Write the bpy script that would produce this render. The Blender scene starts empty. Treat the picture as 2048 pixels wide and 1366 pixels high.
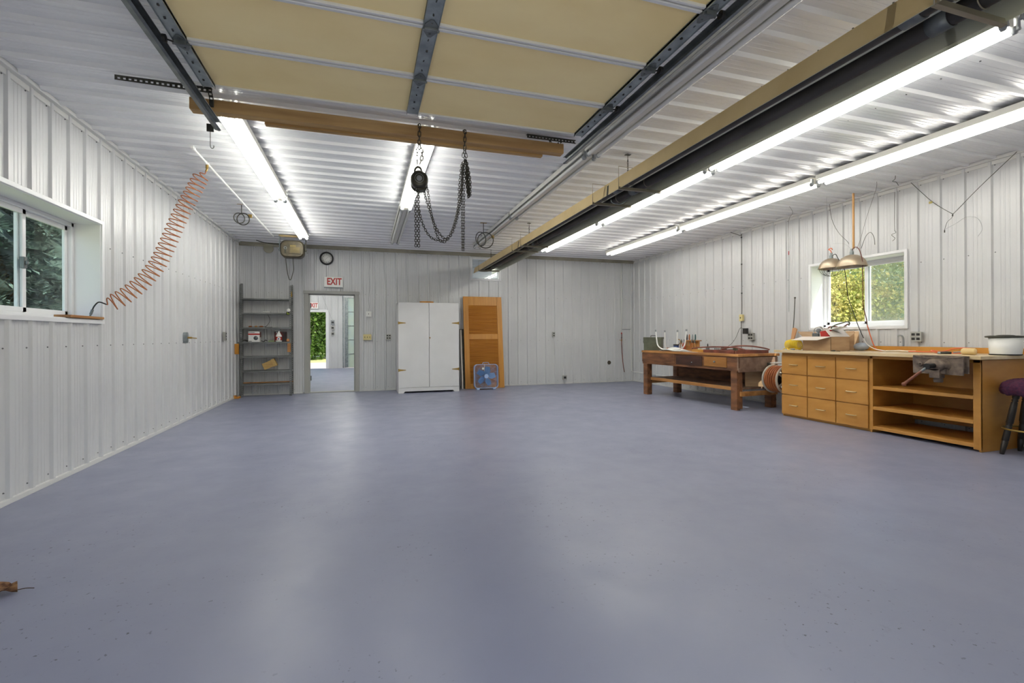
import bpy, bmesh, math, random
from mathutils import Vector, Matrix
R = math.radians
random.seed(7)
sc = bpy.context.scene
COL = sc.collection

# ------------------------------------------------------------------ camera
CAMZ, YAW, ROLL = 1.1464, 0.3024, 0.0048
cd = bpy.data.cameras.new('camera'); cam = bpy.data.objects.new('camera', cd); COL.objects.link(cam)
cd.sensor_width = 36; cd.lens = 942 / 2048 * 36; cd.shift_y = -10.2 / 2048; cd.clip_start = 0.02; cd.clip_end = 300
rt = Vector((math.cos(YAW), -math.sin(YAW), 0)); fw = Vector((math.sin(YAW), math.cos(YAW), 0)); up = Vector((0, 0, 1))
r2 = rt * math.cos(ROLL) - up * math.sin(ROLL); u2 = up * math.cos(ROLL) + rt * math.sin(ROLL)
m = Matrix((r2, u2, -fw)).transposed().to_4x4(); m.translation = (0, 0, CAMZ); cam.matrix_world = m
sc.camera = cam
# ------------------------------------------------------------------ light and exposure
SUN_STRENGTH, SKY_STRENGTH, TUBE = 10.0, 0.35, 22.5
w = bpy.data.worlds.new('sky'); sc.world = w; w.use_nodes = True
nt = w.node_tree; bg = nt.nodes['Background']; sky = nt.nodes.new('ShaderNodeTexSky')
sky.sky_type = 'NISHITA'; sky.sun_disc = False; sky.sun_elevation = R(50); sky.sun_rotation = R(137); sky.air_density = 1.2; sky.dust_density = 2
nt.links.new(sky.outputs[0], bg.inputs[0]); bg.inputs[1].default_value = SKY_STRENGTH
sl = bpy.data.lights.new('sun', 'SUN'); sun = bpy.data.objects.new('sun', sl); COL.objects.link(sun)
sl.energy = SUN_STRENGTH; sl.angle = R(1); sl.color = (1, .95, .86)
sun.rotation_euler = Vector((-0.42, 0.46, -0.82)).to_track_quat('-Z', 'Y').to_euler(); sun.location = (12, -14, 28)
vs = sc.view_settings; vs.view_transform = 'Standard'; vs.look = 'None'; vs.gamma = 1; vs.use_curve_mapping = False; vs.exposure = 0.34

# ------------------------------------------------------------------ helpers
def lin(c):
    if isinstance(c, str):
        c = tuple(int(c[i:i+2], 16) / 255 for i in (0, 2, 4))
        c = tuple(x / 12.92 if x <= .04045 else ((x + .055) / 1.055) ** 2.4 for x in c)
    return (c[0], c[1], c[2], 1)

def mat(name, col, rough=.5, metal=0, col2=None, scale=(8, 8, 8), detail=4, bump=0, bscale=60, emit=None, lo=.35, hi=.65, spec=.5, coat=0, alpha=None, trans=0):
    m = bpy.data.materials.new(name); m.use_nodes = True; n = m.node_tree; b = n.nodes['Principled BSDF']
    b.inputs['Base Color'].default_value = lin(col); b.inputs['Roughness'].default_value = rough; b.inputs['Metallic'].default_value = metal
    b.inputs['Specular IOR Level'].default_value = spec; b.inputs['Coat Weight'].default_value = coat
    if trans: b.inputs['Transmission Weight'].default_value = trans
    if emit: b.inputs['Emission Color'].default_value = lin(col); b.inputs['Emission Strength'].default_value = emit
    tc = n.nodes.new('ShaderNodeTexCoord')
    if col2:
        mp = n.nodes.new('ShaderNodeMapping'); mp.inputs['Scale'].default_value = scale
        nz = n.nodes.new('ShaderNodeTexNoise'); nz.inputs['Scale'].default_value = 1; nz.inputs['Detail'].default_value = detail
        cr = n.nodes.new('ShaderNodeValToRGB'); cr.color_ramp.elements[0].position = lo; cr.color_ramp.elements[1].position = hi
        cr.color_ramp.elements[0].color = lin(col); cr.color_ramp.elements[1].color = lin(col2)
        n.links.new(tc.outputs['Object'], mp.inputs[0]); n.links.new(mp.outputs[0], nz.inputs[0]); n.links.new(nz.outputs[0], cr.inputs[0])
        n.links.new(cr.outputs[0], b.inputs['Base Color'])
        if emit: n.links.new(cr.outputs[0], b.inputs['Emission Color'])
    if bump:
        nb = n.nodes.new('ShaderNodeTexNoise'); nb.inputs['Scale'].default_value = bscale; nb.inputs['Detail'].default_value = 3
        bp = n.nodes.new('ShaderNodeBump'); bp.inputs['Strength'].default_value = bump; bp.inputs['Distance'].default_value = .01
        n.links.new(tc.outputs['Object'], nb.inputs[0]); n.links.new(nb.outputs[0], bp.inputs['Height']); n.links.new(bp.outputs[0], b.inputs['Normal'])
    return m

WHITE = mat('painted_white_steel', 'c5c6c8', .30, 0, 'cbcccd', (1.5, 1.5, 1.5))
CEILW = mat('ceiling_white_steel', 'dfe0e2', .25, 0, 'e6e7e8', (1.5, 1.5, 1.5))
SCREW = mat('screw_head', '6d6d70', .5, .4)
TRIM = mat('white_trim', 'cfcfcd', .35)
DTRIM = mat('grey_tan_trim', 'a09c8c', .5, 0, '8b8779', (3, 3, 3))
VINYL = mat('white_vinyl', 'e3e4e6', .35)
GALV = mat('galvanised_steel', '98a0a2', .42, .55, '7d8687', (14, 14, 14), bump=.03)
DGALV = mat('dull_galvanised_steel', '74797a', .45, .5, '5d6263', (10, 10, 10))
DMETAL = mat('dark_steel', '4c4b44', .45, .5, '37362f', (12, 12, 12))
CHAINM = mat('oily_chain_steel', '45423a', .4, .6)
BLACK = mat('black', '1b1b1b', .5)
PINE = mat('pine_lumber', 'bb9862', .6, 0, '9f7a4a', (1.2, 14, 14), 5)
PINEY = mat('pine_lumber_lengthwise', 'b5854c', .6, 0, '93643a', (14, 1.2, 14), 5)
YPANEL = mat('yellowed_panel', 'f6e2aa', .6, 0, 'ead296', (1.2, 2.2, 2), 8, .03, 30, lo=.3, hi=.7)
TUBEM = mat('lit_tube', 'fffef6', .4, emit=TUBE)
TUBEM2 = mat('lit_tube_dimmed', 'fffaf0', .4, emit=TUBE*.54)  # same tubes, output lowered so the right wall is not overlit
TUBEOFF = mat('unlit_tube', 'dcdcd8', .25)
FIXT = mat('white_enamel_fixture', 'd6d4cc', .35)
TAN = mat('tan_reflector', 'd2bb8c', .45, .1, 'c6ae7e', (3, 3, 3))
RAD = mat('radiant_tube_dark', '45413e', .5, .3, '2f2c2a', (3, 3, 3))
REFL = mat('aluminium_reflector', 'd2d2bf', .30, .6)
OAK = mat('varnished_birch', 'c68f45', .4, 0, 'b88038', (3, 3, 9), 4)
OAKD = mat('cabinet_inside_wood', 'b98a45', .5, 0, 'a97a38', (3, 3, 6))
TOPW = mat('worktop_wood', 'dcc8a6', .28, 0, 'cdb385', (9, 2, 9))
DOORW = mat('orange_pine', 'c58a34', .42, 0, 'b57828', (18, 5, 1.6), 5)
SLATW = mat('orange_pine_slats', 'c2822e', .45, 0, 'a96a20', (2, 5, 60), 4)
OLDW = mat('stained_old_wood', '8a5c3a', .6, 0, '563623', (14, 3, 14), 8, .05)
OLDW2 = mat('grey_worn_wood', '8f7562', .7, 0, '6b5140', (8, 3, 8), 6, .05)
OLDTOP = mat('worn_bench_top', 'c08a4f', .5, 0, '8f5f33', (8, 1.5, 8), 6)
SHELFM = mat('grey_shelf_steel', '7b7d7c', .45, .4, '686a69', (6, 6, 6))
CABW = mat('white_cabinet_paint', 'dcdcdc', .38, 0, 'd5d5d5', (2, 2, 2))
HANDLE = mat('pale_brass_handle', 'd8c8a0', .3, .5)
BRASS = mat('antique_brass', '9c8146', .4, .7)
BFAN = mat('light_blue_plastic', '9fb6dc', .35)
BBLADE = mat('blue_blade_plastic', '4f7fb8', .3)
RED = mat('red_print', 'b3271e', .5)
ORANGE = mat('orange_hose', 'a8642c', .4, 0, '934d22', (3, 3, 3))
CORDO = mat('orange_cord', 'd9693c', .45)
YEL = mat('yellow_hose', 'e3c422', .3)
CARD = mat('cardboard', 'ba9a76', .8, 0, 'ab8a66', (4, 4, 20))
CARDL = mat('cardboard_pale', 'd6cdc4', .8)  # pale copy of cardboard; on the box flaps it paints in window light
OLIVE = mat('olive_paint', '5b5e4c', .5, .1, '494c3c', (8, 8, 8))
OLIVEB = mat('weathered_olive_box', '5c5442', .45, .3, '443e31', (9, 9, 9))
YLINE = mat('worn_yellow_lettering', '8d7a3c', .6)
CREAM = mat('cream_plastic', 'd8c98e', .45)
GBOX = mat('grey_outlet_plate', 'a9a9a4', .4, .3)
COPPER = mat('aluminium_lamp_shade', 'bdb09c', .35, .6, 'ab957a', (6, 6, 6))
PURPLE = mat('purple_plush', '5a2740', .9, 0, '3a1a38', (40, 40, 40), 5, .5, 90)
CASTI = mat('rusty_cast_iron', '857465', .55, .3, '5c5048', (16, 16, 16), 5, .1)
RUSTW = mat('red_brown_wood', '7c4630', .45)
REDWD = mat('red_brown_frame', '80483a', .45, 0, '5f342a', (8, 8, 8))
PLASTW = mat('white_plastic', 'e6e6e2', .3)
GREYP = mat('grey_plastic', '8f9396', .5)
TEXTG = mat('clock_ink', '33302e', .6)
GRASS = mat('grass', '7c8a52', .9, 0, '94995a', (2, 2, 2))
GRAVEL = mat('gravel', 'b09d90', .95, 0, '9c897c', (20, 20, 20))
BARK = mat('bark', '4a3a2b', .9, 0, '352920', (6, 6, 2))
def leafmat(name, c1, c2, scale, tr=.45):
    m = mat(name, c1, .7, 0, c2, (scale,)*3, lo=.4, hi=.6, spec=.2); n = m.node_tree; b = n.nodes['Principled BSDF']; o = n.nodes['Material Output']
    t = n.nodes.new('ShaderNodeBsdfTranslucent'); x = n.nodes.new('ShaderNodeMixShader'); x.inputs[0].default_value = tr
    src = b.inputs['Base Color'].links[0].from_socket; n.links.new(src, t.inputs[0]); n.links.new(b.outputs[0], x.inputs[1]); n.links.new(t.outputs[0], x.inputs[2]); n.links.new(x.outputs[0], o.inputs[0]); return m
SPRUCE = leafmat('spruce_needles', '26362e', '5a6e63', 3, .2)
LEAFY = leafmat('yellow_green_leaves', 'a9ad5c', 'd2c27c', 1.3)
LEAFG = leafmat('green_leaves', '839560', 'a9b078', 1.5)
LEAFD = leafmat('dark_green_leaves', '33491f', '55702f', 2)
GLASS = bpy.data.materials.new('window_glass'); GLASS.use_nodes = True
_n = GLASS.node_tree; _n.nodes.clear(); _o = _n.nodes.new('ShaderNodeOutputMaterial'); _t = _n.nodes.new('ShaderNodeBsdfTransparent'); _g = _n.nodes.new('ShaderNodeBsdfGlossy')
_t.inputs[0].default_value = (.92, .95, .95, 1); _g.inputs['Roughness'].default_value = .02; _f = _n.nodes.new('ShaderNodeFresnel'); _f.inputs[0].default_value = 1.45; _x = _n.nodes.new('ShaderNodeMixShader')
_ge = _n.nodes.new('ShaderNodeNewGeometry'); _m1 = _n.nodes.new('ShaderNodeMath'); _m1.operation = 'SUBTRACT'; _m1.inputs[0].default_value = 1; _m2 = _n.nodes.new('ShaderNodeMath'); _m2.operation = 'MULTIPLY'
_n.links.new(_ge.outputs['Backfacing'], _m1.inputs[1]); _n.links.new(_m1.outputs[0], _m2.inputs[0]); _n.links.new(_f.outputs[0], _m2.inputs[1]); _n.links.new(_m2.outputs[0], _x.inputs[0]); _n.links.new(_t.outputs[0], _x.inputs[1]); _n.links.new(_g.outputs[0], _x.inputs[2]); _n.links.new(_x.outputs[0], _o.inputs[0])

SCREEN = bpy.data.materials.new('insect_screen'); SCREEN.use_nodes = True
_n = SCREEN.node_tree; _n.nodes.clear(); _o = _n.nodes.new('ShaderNodeOutputMaterial'); _t = _n.nodes.new('ShaderNodeBsdfTransparent'); _g = _n.nodes.new('ShaderNodeBsdfDiffuse'); _x = _n.nodes.new('ShaderNodeMixShader')
_g.inputs[0].default_value = (.5, .52, .55, 1); _x.inputs[0].default_value = .22; _n.links.new(_t.outputs[0], _x.inputs[1]); _n.links.new(_g.outputs[0], _x.inputs[2]); _n.links.new(_x.outputs[0], _o.inputs[0])
# floor: painted concrete with specks, hairline cracks, worn patches
FLOOR = bpy.data.materials.new('blue_grey_painted_concrete'); FLOOR.use_nodes = True
def floor_nodes():
    n = FLOOR.node_tree; b = n.nodes['Principled BSDF']; L = n.links.new
    tc = n.nodes.new('ShaderNodeTexCoord')
    def noise(s, d=4, rough=.5, dist=0):
        z = n.nodes.new('ShaderNodeTexNoise'); z.inputs['Scale'].default_value = s; z.inputs['Detail'].default_value = d; z.inputs['Roughness'].default_value = rough
        z.inputs['Distortion'].default_value = dist; L(tc.outputs['Object'], z.inputs[0]); return z
    def ramp(src, p0, c0, p1, c1):
        r = n.nodes.new('ShaderNodeValToRGB'); e = r.color_ramp.elements; e[0].position = p0; e[1].position = p1; e[0].color = lin(c0); e[1].color = lin(c1); L(src, r.inputs[0]); return r
    def mix(f, a, c, mode='MIX'):
        x = n.nodes.new('ShaderNodeMix'); x.data_type = 'RGBA'; x.blend_type = mode
        if isinstance(f, float): x.inputs[0].default_value = f
        else: L(f, x.inputs[0])
        L(a, x.inputs[6]) if not isinstance(a, tuple) else setattr(x.inputs[6], 'default_value', a)
        L(c, x.inputs[7]) if not isinstance(c, tuple) else setattr(x.inputs[7], 'default_value', c)
        return x.outputs[2]
    base = ramp(noise(.9, 5).outputs[0], .3, '84889e', .7, '8b8fa4').outputs[0]
    specks = ramp(noise(38, 2, .6).outputs[0], .665, (0, 0, 0), .71, (1, 1, 1)).outputs[0]
    clus = ramp(noise(1.1, 3).outputs[0], .47, (0, 0, 0), .62, (1, 1, 1)).outputs[0]
    sp = mix(1.0, specks, clus, 'MULTIPLY')
    c = mix(sp, base, lin('4e5059'))
    wear = ramp(noise(5, 6, .7, 1.5).outputs[0], .60, (0, 0, 0), .72, (.5, .5, .5)).outputs[0]
    wmask = ramp(noise(.55, 2).outputs[0], .5, (0, 0, 0), .62, (1, 1, 1)).outputs[0]
    c = mix(mix(1.0, wear, wmask, 'MULTIPLY'), c, lin('75798a'))
    # saw-cut seam running across the slab
    sx = n.nodes.new('ShaderNodeSeparateXYZ'); nd = noise(1.5, 4)
    def mth(op, a, b_):
        q = n.nodes.new('ShaderNodeMath'); q.operation = op
        for k, v in enumerate((a, b_)):
            if v is None: continue
            if isinstance(v, (int, float)): q.inputs[k].default_value = v
            else: L(v, q.inputs[k])
        return q.outputs[0]
    L(tc.outputs['Object'], sx.inputs[0])
    yy = mth('ADD', mth('SUBTRACT', sx.outputs[1], 5.46), mth('MULTIPLY', mth('SUBTRACT', nd.outputs[0], .5), .04))
    seam = mth('MULTIPLY', mth('LESS_THAN', mth('ABSOLUTE', yy, None), .003), .45)
    c = mix(seam, c, lin('646874'))
    L(c, b.inputs['Base Color'])
    rr = ramp(noise(3, 6, .65).outputs[0], .3, (.30, .30, .30), .7, (.46, .46, .46)); L(rr.outputs[0], b.inputs['Roughness'])
    bu = n.nodes.new('ShaderNodeBump'); bu.inputs['Strength'].default_value = .12; bu.inputs['Distance'].default_value = .004; L(noise(14, 5, .6).outputs[0], bu.inputs['Height']); L(bu.outputs[0], b.inputs['Normal'])
floor_nodes()

class MB:
    """collects geometry; build() links it as one mesh object"""
    def __init__(s): s.v = []; s.f = []; s.mi = []; s.sm = []; s.cur = 0
    def add(s, vs, fs, smooth=False):
        o = len(s.v); s.v += [tuple(v) for v in vs]; s.f += [tuple(i + o for i in f) for f in fs]; s.mi += [s.cur] * len(fs); s.sm += [smooth] * len(fs); return s
    def slot(s, k): s.cur = k; return s
    def box(s, x0, x1, y0, y1, z0, z1, M=None):
        x0, x1 = min(x0, x1), max(x0, x1); y0, y1 = min(y0, y1), max(y0, y1); z0, z1 = min(z0, z1), max(z0, z1)
        b = min(.0025, (x1 - x0) * .2, (y1 - y0) * .2, (z1 - z0) * .2)
        # chamfered box
        vs = []
        for sx, X in ((-1, x0), (1, x1)):
            for sy, Y in ((-1, y0), (1, y1)):
                for sz, Z in ((-1, z0), (1, z1)):
                    vs += [(X, Y - sy * b, Z - sz * b), (X - sx * b, Y, Z - sz * b), (X - sx * b, Y - sy * b, Z)]
        def i(a, c, d, k): return ((a * 2 + c) * 2 + d) * 3 + k
        fs = []
        fs += [(i(0,0,0,0), i(0,0,1,0), i(0,1,1,0), i(0,1,0,0)), (i(1,0,0,0), i(1,1,0,0), i(1,1,1,0), i(1,0,1,0))]
        fs += [(i(0,0,0,1), i(1,0,0,1), i(1,0,1,1), i(0,0,1,1)), (i(0,1,0,1), i(0,1,1,1), i(1,1,1,1), i(1,1,0,1))]
        fs += [(i(0,0,0,2), i(0,1,0,2), i(1,1,0,2), i(1,0,0,2)), (i(0,0,1,2), i(1,0,1,2), i(1,1,1,2), i(0,1,1,2))]
        for c in (0, 1):
            for d in (0, 1):
                f = (i(0,c,d,1), i(0,c,d,2), i(1,c,d,2), i(1,c,d,1)); fs.append(f if c == d else f[::-1])
                f = (i(c,0,d,0), i(c,1,d,0), i(c,1,d,2), i(c,0,d,2)); fs.append(f[::-1] if c == d else f)
                f = (i(c,d,0,0), i(c,d,0,1), i(c,d,1,1), i(c,d,1,0)); fs.append(f if c == d else f[::-1])
        for a in (0, 1):
            for c in (0, 1):
                for d in (0, 1):
                    f = (i(a,c,d,0), i(a,c,d,1), i(a,c,d,2)); fs.append(f if (a + c + d) % 2 == 1 else f[::-1])
        if M is not None: vs = [M @ Vector(v) for v in vs]
        return s.add(vs, fs)
    def beam(s, a, b, wd, ht, roll=0):
        a, b = Vector(a), Vector(b); d = b - a; L = d.length; q = d.to_track_quat('Y', 'Z').to_matrix().to_4x4()
        M = Matrix.Translation(a) @ q @ Matrix.Rotation(roll, 4, 'Y')
        return s.box(-wd/2, wd/2, 0, L, -ht/2, ht/2, M)
    def tube(s, pts, r, n=8, closed=False, caps=True):
        pts = [Vector(p) for p in pts]; N = len(pts); rs = r if isinstance(r, (list, tuple)) else [r] * N
        t0 = (pts[1] - pts[0]).normalized(); nrm = t0.orthogonal().normalized(); vs = []; prev = t0
        for k in range(N):
            if closed: t = (pts[(k + 1) % N] - pts[k - 1])
            else: t = pts[min(k + 1, N - 1)] - pts[max(k - 1, 0)]
            t = t.normalized() if t.length > 1e-9 else prev
            q = prev.rotation_difference(t); nrm = (q @ nrm); nrm = (nrm - t * nrm.dot(t)).normalized(); bi = t.cross(nrm); prev = t
            for j in range(n):
                a = 2 * math.pi * j / n; vs.append(pts[k] + (nrm * math.cos(a) + bi * math.sin(a)) * rs[k])
        fs = []
        for k in range(N if closed else N - 1):
            for j in range(n):
                k2 = (k + 1) % N; fs.append((k*n + j, k*n + (j+1) % n, k2*n + (j+1) % n, k2*n + j))
        if caps and not closed: fs += [tuple(range(n))[::-1], tuple((N-1)*n + j for j in range(n))]
        return s.add(vs, fs, True)
    def cyl(s, a, b, r, n=20, r2=None):
        a, b = Vector(a), Vector(b); d = (b - a).normalized(); u = d.orthogonal().normalized(); v = d.cross(u); r2 = r if r2 is None else r2
        vs = [a + (u*math.cos(2*math.pi*j/n) + v*math.sin(2*math.pi*j/n))*r for j in range(n)] + [b + (u*math.cos(2*math.pi*j/n) + v*math.sin(2*math.pi*j/n))*r2 for j in range(n)]
        s.add(vs, [(j, (j+1) % n, n + (j+1) % n, n + j) for j in range(n)], True)
        s.add(vs, [tuple(range(n))[::-1], tuple(range(n, 2*n))]); return s
    def lathe(s, prof, c=(0, 0, 0), ax=(0, 0, 1), n=28, caps=True):
        c = Vector(c); ax = Vector(ax).normalized(); u = ax.orthogonal().normalized(); v = ax.cross(u); vs = []
        for r, h in prof:
            for j in range(n): vs.append(c + ax*h + (u*math.cos(2*math.pi*j/n) + v*math.sin(2*math.pi*j/n))*r)
        N = len(prof); fs = [(k*n + j, k*n + (j+1) % n, (k+1)*n + (j+1) % n, (k+1)*n + j) for k in range(N-1) for j in range(n)]
        s.add(vs, fs, True)
        if caps: s.add(vs, [tuple(range(n))[::-1], tuple((N-1)*n + j for j in range(n))])
        return s
    def prism(s, poly, a, b, axis='y'):
        """extrude 2D polygon from a to b along axis"""
        def P(p, t): return {'y': (p[0], t, p[1]), 'x': (t, p[0], p[1]), 'z': (p[0], p[1], t)}[axis]
        n = len(poly); vs = [P(p, a) for p in poly] + [P(p, b) for p in poly]
        s.add(vs, [tuple(range(n)), tuple(range(2*n-1, n-1, -1))] + [(j, n + j, n + (j+1) % n, (j+1) % n) for j in range(n)]); return s
    def sheet(s, prof, a, b, axis='y', th=.003):
        """open 2D profile extruded with thickness"""
        q = []
        for k, p in enumerate(prof):
            p0 = Vector(prof[max(k-1, 0)]); p1 = Vector(prof[min(k+1, len(prof)-1)]); d = (p1 - p0).normalized(); q.append((p[0] - d.y*th, p[1] + d.x*th))
        for k in range(len(prof)-1): s.prism([prof[k], prof[k+1], q[k+1], q[k]], a, b, axis)
        return s
    def ball(s, c, r, n=12, sz=(1, 1, 1)):
        prof = [(max(1e-4, r*math.sin(math.pi*k/n)), -r*math.cos(math.pi*k/n)) for k in range(n+1)]
        o = len(s.v); s.lathe(prof, (0, 0, 0), n=n+4, caps=False); s.v[o:] = [(v[0]*sz[0] + c[0], v[1]*sz[1] + c[1], v[2]*sz[2] + c[2]) for v in s.v[o:]]; return s
    def build(s, name, mt, parent=None, bev=0):
        me = bpy.data.meshes.new(name); off = Vector((0, 0, 0))
        if parent is not None: off = Vector(parent.get('_w', (0, 0, 0)))
        me.from_pydata([tuple(Vector(v) - off) for v in s.v], [], s.f); me.update()
        for k in (mt if isinstance(mt, (list, tuple)) else [mt]): me.materials.append(k)
        me.polygons.foreach_set('material_index', s.mi); me.polygons.foreach_set('use_smooth', s.sm)
        bm = bmesh.new(); bm.from_mesh(me); bmesh.ops.recalc_face_normals(bm, faces=bm.faces); bm.to_mesh(me); bm.free()
        o = bpy.data.objects.new(name, me); COL.objects.link(o)
        if parent is not None:
            o.parent = parent
            if '_w' in parent: o['_w'] = parent['_w']
        return o

def tag(o, label, cat, group=None):
    o['label'] = label; o['category'] = cat
    if group: o['group'] = group
    return o
def thing(name, label, cat, loc=(0, 0, 0), group=None, rot=None, world=True):
    """Empty at the thing's base; with world=True parts are given in world coordinates"""
    o = bpy.data.objects.new(name, None); COL.objects.link(o); o.location = loc; o.empty_display_size = .05
    tag(o, label, cat, group)
    if world: o['_w'] = loc
    if rot: o.rotation_euler = rot
    return o
def solo(name, mb, mt, label, cat, group=None, origin=None):
    """single-mesh thing, its origin moved to its base centre"""
    o = mb.build(name, mt); me = o.data
    xs = [v.co for v in me.vertices]; c = origin or Vector(((min(v.x for v in xs) + max(v.x for v in xs))/2, (min(v.y for v in xs) + max(v.y for v in xs))/2, min(v.z for v in xs)))
    me.transform(Matrix.Translation(-Vector(c))); o.location = c; return tag(o, label, cat, group)
def struct(name, mb, mt, parent=None):
    o = mb.build(name, mt, parent)
    if parent is None: o['kind'] = 'structure'
    return o
def dup(root, loc, label, rz=None):
    r = root.copy(); COL.objects.link(r); r.location = loc; r['label'] = label
    if rz is not None: r.rotation_euler = (0, 0, rz)
    for ch in list(root.children):
        c = ch.copy(); COL.objects.link(c); c.parent = r
        for g in list(ch.children): d = g.copy(); COL.objects.link(d); d.parent = c
    return r
def text_mb(body, size, M, depth=.002, bold=.0):
    cu = bpy.data.curves.new('t', 'FONT'); cu.body = body; cu.size = size; cu.extrude = depth; cu.align_x = 'CENTER'; cu.align_y = 'CENTER'; cu.offset = bold
    o = bpy.data.objects.new('t', cu); COL.objects.link(o); bpy.context.view_layer.update()
    me = bpy.data.meshes.new_from_object(o.evaluated_get(bpy.context.evaluated_depsgraph_get()))
    mb = MB(); mb.add([M @ v.co for v in me.vertices], [tuple(p.vertices) for p in me.polygons])
    bpy.data.objects.remove(o); bpy.data.curves.remove(cu); bpy.data.meshes.remove(me); return mb
def face_mat(pos, facing, sx=1):
    """matrix placing XY-plane text at pos on a surface facing 'facing' (-y back wall, -x right wall, +x left wall)"""
    cols = {'-y': ((1, 0, 0), (0, 0, 1), (0, -1, 0)), '-x': ((0, -1, 0), (0, 0, 1), (-1, 0, 0)), '+x': ((0, 1, 0), (0, 0, 1), (1, 0, 0))}[facing]
    M = Matrix(cols).transposed().to_4x4(); M.translation = pos; return M @ Matrix.Scale(sx, 4, (1, 0, 0))
def spline(pts, n=8):
    P = [Vector(p) for p in pts]; out = []
    for i in range(len(P) - 1):
        p0, p1, p2, p3 = P[max(i-1, 0)], P[i], P[i+1], P[min(i+2, len(P)-1)]
        for k in range(n):
            t = k / n; out.append(.5*((2*p1) + (p2-p0)*t + (2*p0-5*p1+4*p2-p3)*t*t + (3*p1-p0-3*p2+p3)*t**3))
    out.append(P[-1]); return out
def along(pts, step):
    out = [pts[0].copy()]; acc = 0
    for a, b in zip(pts, pts[1:]):
        L = (b - a).length; t = step - acc
        while t <= L: out.append(a.lerp(b, t / L)); t += step
        acc = (acc + L) % step if L > 0 else acc
        acc = L - (t - step)
    return out
def chain(mb, pts, link=.03, wire=.0028, wd=.018, seg=10, n=5):
    P = along(spline(pts, 6), link * .74)
    for i in range(len(P) - 1):
        c = (P[i] + P[i+1]) / 2; d = (P[i+1] - P[i]).normalized(); u = d.orthogonal().normalized()
        ref = Vector((0, 1, 0)) if abs(d.y) < .9 else Vector((1, 0, 0)); u = d.cross(ref).normalized(); v = d.cross(u)
        s = u if i % 2 else v; ring = []
        for k in range(seg):
            a = 2 * math.pi * k / seg; ca, sa = math.cos(a), math.sin(a)
            ring.append(c + d * (math.copysign(link/2 - wd/2, ca) + ca*wd/2) * (1 if abs(ca) > .01 else 0) + s * sa * wd/2)
        mb.tube(ring, wire, n, closed=True)
    return mb

# ------------------------------------------------------------------ room shell
XL, XR, YB, YF, H = -2.377, 6.493, 10.463, -.85, 3.05
def rib_profile(u0, u1, phase, pitch, depth=.020):
    """list of (u, offset) across a ribbed steel panel: one major rib and minor ridges per pitch"""
    pts = [(u0, 0)]
    k = math.floor((u0 - phase) / pitch) - 1
    while phase + k*pitch < u1 + pitch:
        c = phase + k*pitch
        for du, of in ((-.024, 0), (-.013, depth), (.013, depth), (.024, 0)): pts.append((c + du, of))
        for q in (.34, .5, .66):
            for du, of in ((-.008, 0), (-.004, .0025), (.004, .0025), (.008, 0)): pts.append((c + q*pitch + du, of))
        k += 1
    pts = sorted([p for p in pts if u0 <= p[0] <= u1]); pts.append((u1, 0)); return pts
def ribbed(mb, prof, v0, v1, holes, P, back=.12):
    """P(u, v, off) -> point; holes: list of (u0,u1,v0,v1)"""
    us = dict(prof); cuts = set(us)
    def off(u):
        for (a, oa), (b, ob) in zip(prof, prof[1:]):
            if a <= u <= b: return oa if b == a else oa + (ob - oa)*(u - a)/(b - a)
        return 0
    for h in holes: cuts |= {h[0], h[1]}
    cu = sorted(cuts)
    for a, b in zip(cu, cu[1:]):
        if b - a < 1e-5: continue
        mid = (a + b)/2; iv = [(v0, v1)]
        for h in holes:
            if h[0] < mid < h[1]:
                nv = []
                for s0, s1 in iv:
                    if h[2] > s0: nv.append((s0, min(s1, h[2])))
                    if h[3] < s1: nv.append((max(s0, h[3]), s1))
                iv = nv
        for s0, s1 in iv:
            mb.add([P(a, s0, off(a)), P(b, s0, off(b)), P(b, s1, off(b)), P(a, s1, off(a))], [(0, 1, 2, 3)])
    # solid core behind the sheet
    cu = sorted({prof[0][0], prof[-1][0]} | {h[0] for h in holes} | {h[1] for h in holes})
    for a, b in zip(cu, cu[1:]):
        mid = (a + b)/2; iv = [(v0, v1)]
        for h in holes:
            if h[0] < mid < h[1]:
                nv = []
                for s0, s1 in iv:
                    if h[2] > s0: nv.append((s0, min(s1, h[2])))
                    if h[3] < s1: nv.append((max(s0, h[3]), s1))
                iv = nv
        for s0, s1 in iv:
            if s1 - s0 < 1e-4: continue
            p = [P(u, v, o) for u in (a, b) for v in (s0, s1) for o in (-.004, -back)]
            mb.add(p, [(0, 1, 3, 2), (4, 6, 7, 5), (0, 4, 5, 1), (2, 3, 7, 6), (0, 2, 6, 4), (1, 5, 7, 3)])
def screws(mb, P, nrm, us, vs, holes, du=-.045):
    mb.slot(1)
    for u in us:
        for v in vs:
            uu = u + du
            if any(h[0] - .02 < uu < h[1] + .02 and h[2] - .02 < v < h[3] + .02 for h in holes): continue
            c = Vector(P(uu, v, 0)); mb.cyl(c, c + Vector(nrm)*.006, .006, 6, .0045)
    mb.slot(0)
def ks(phase, pitch, u0, u1): return [phase + k*pitch for k in range(-80, 80) if u0 + .06 < phase + k*pitch < u1 - .03]

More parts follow.
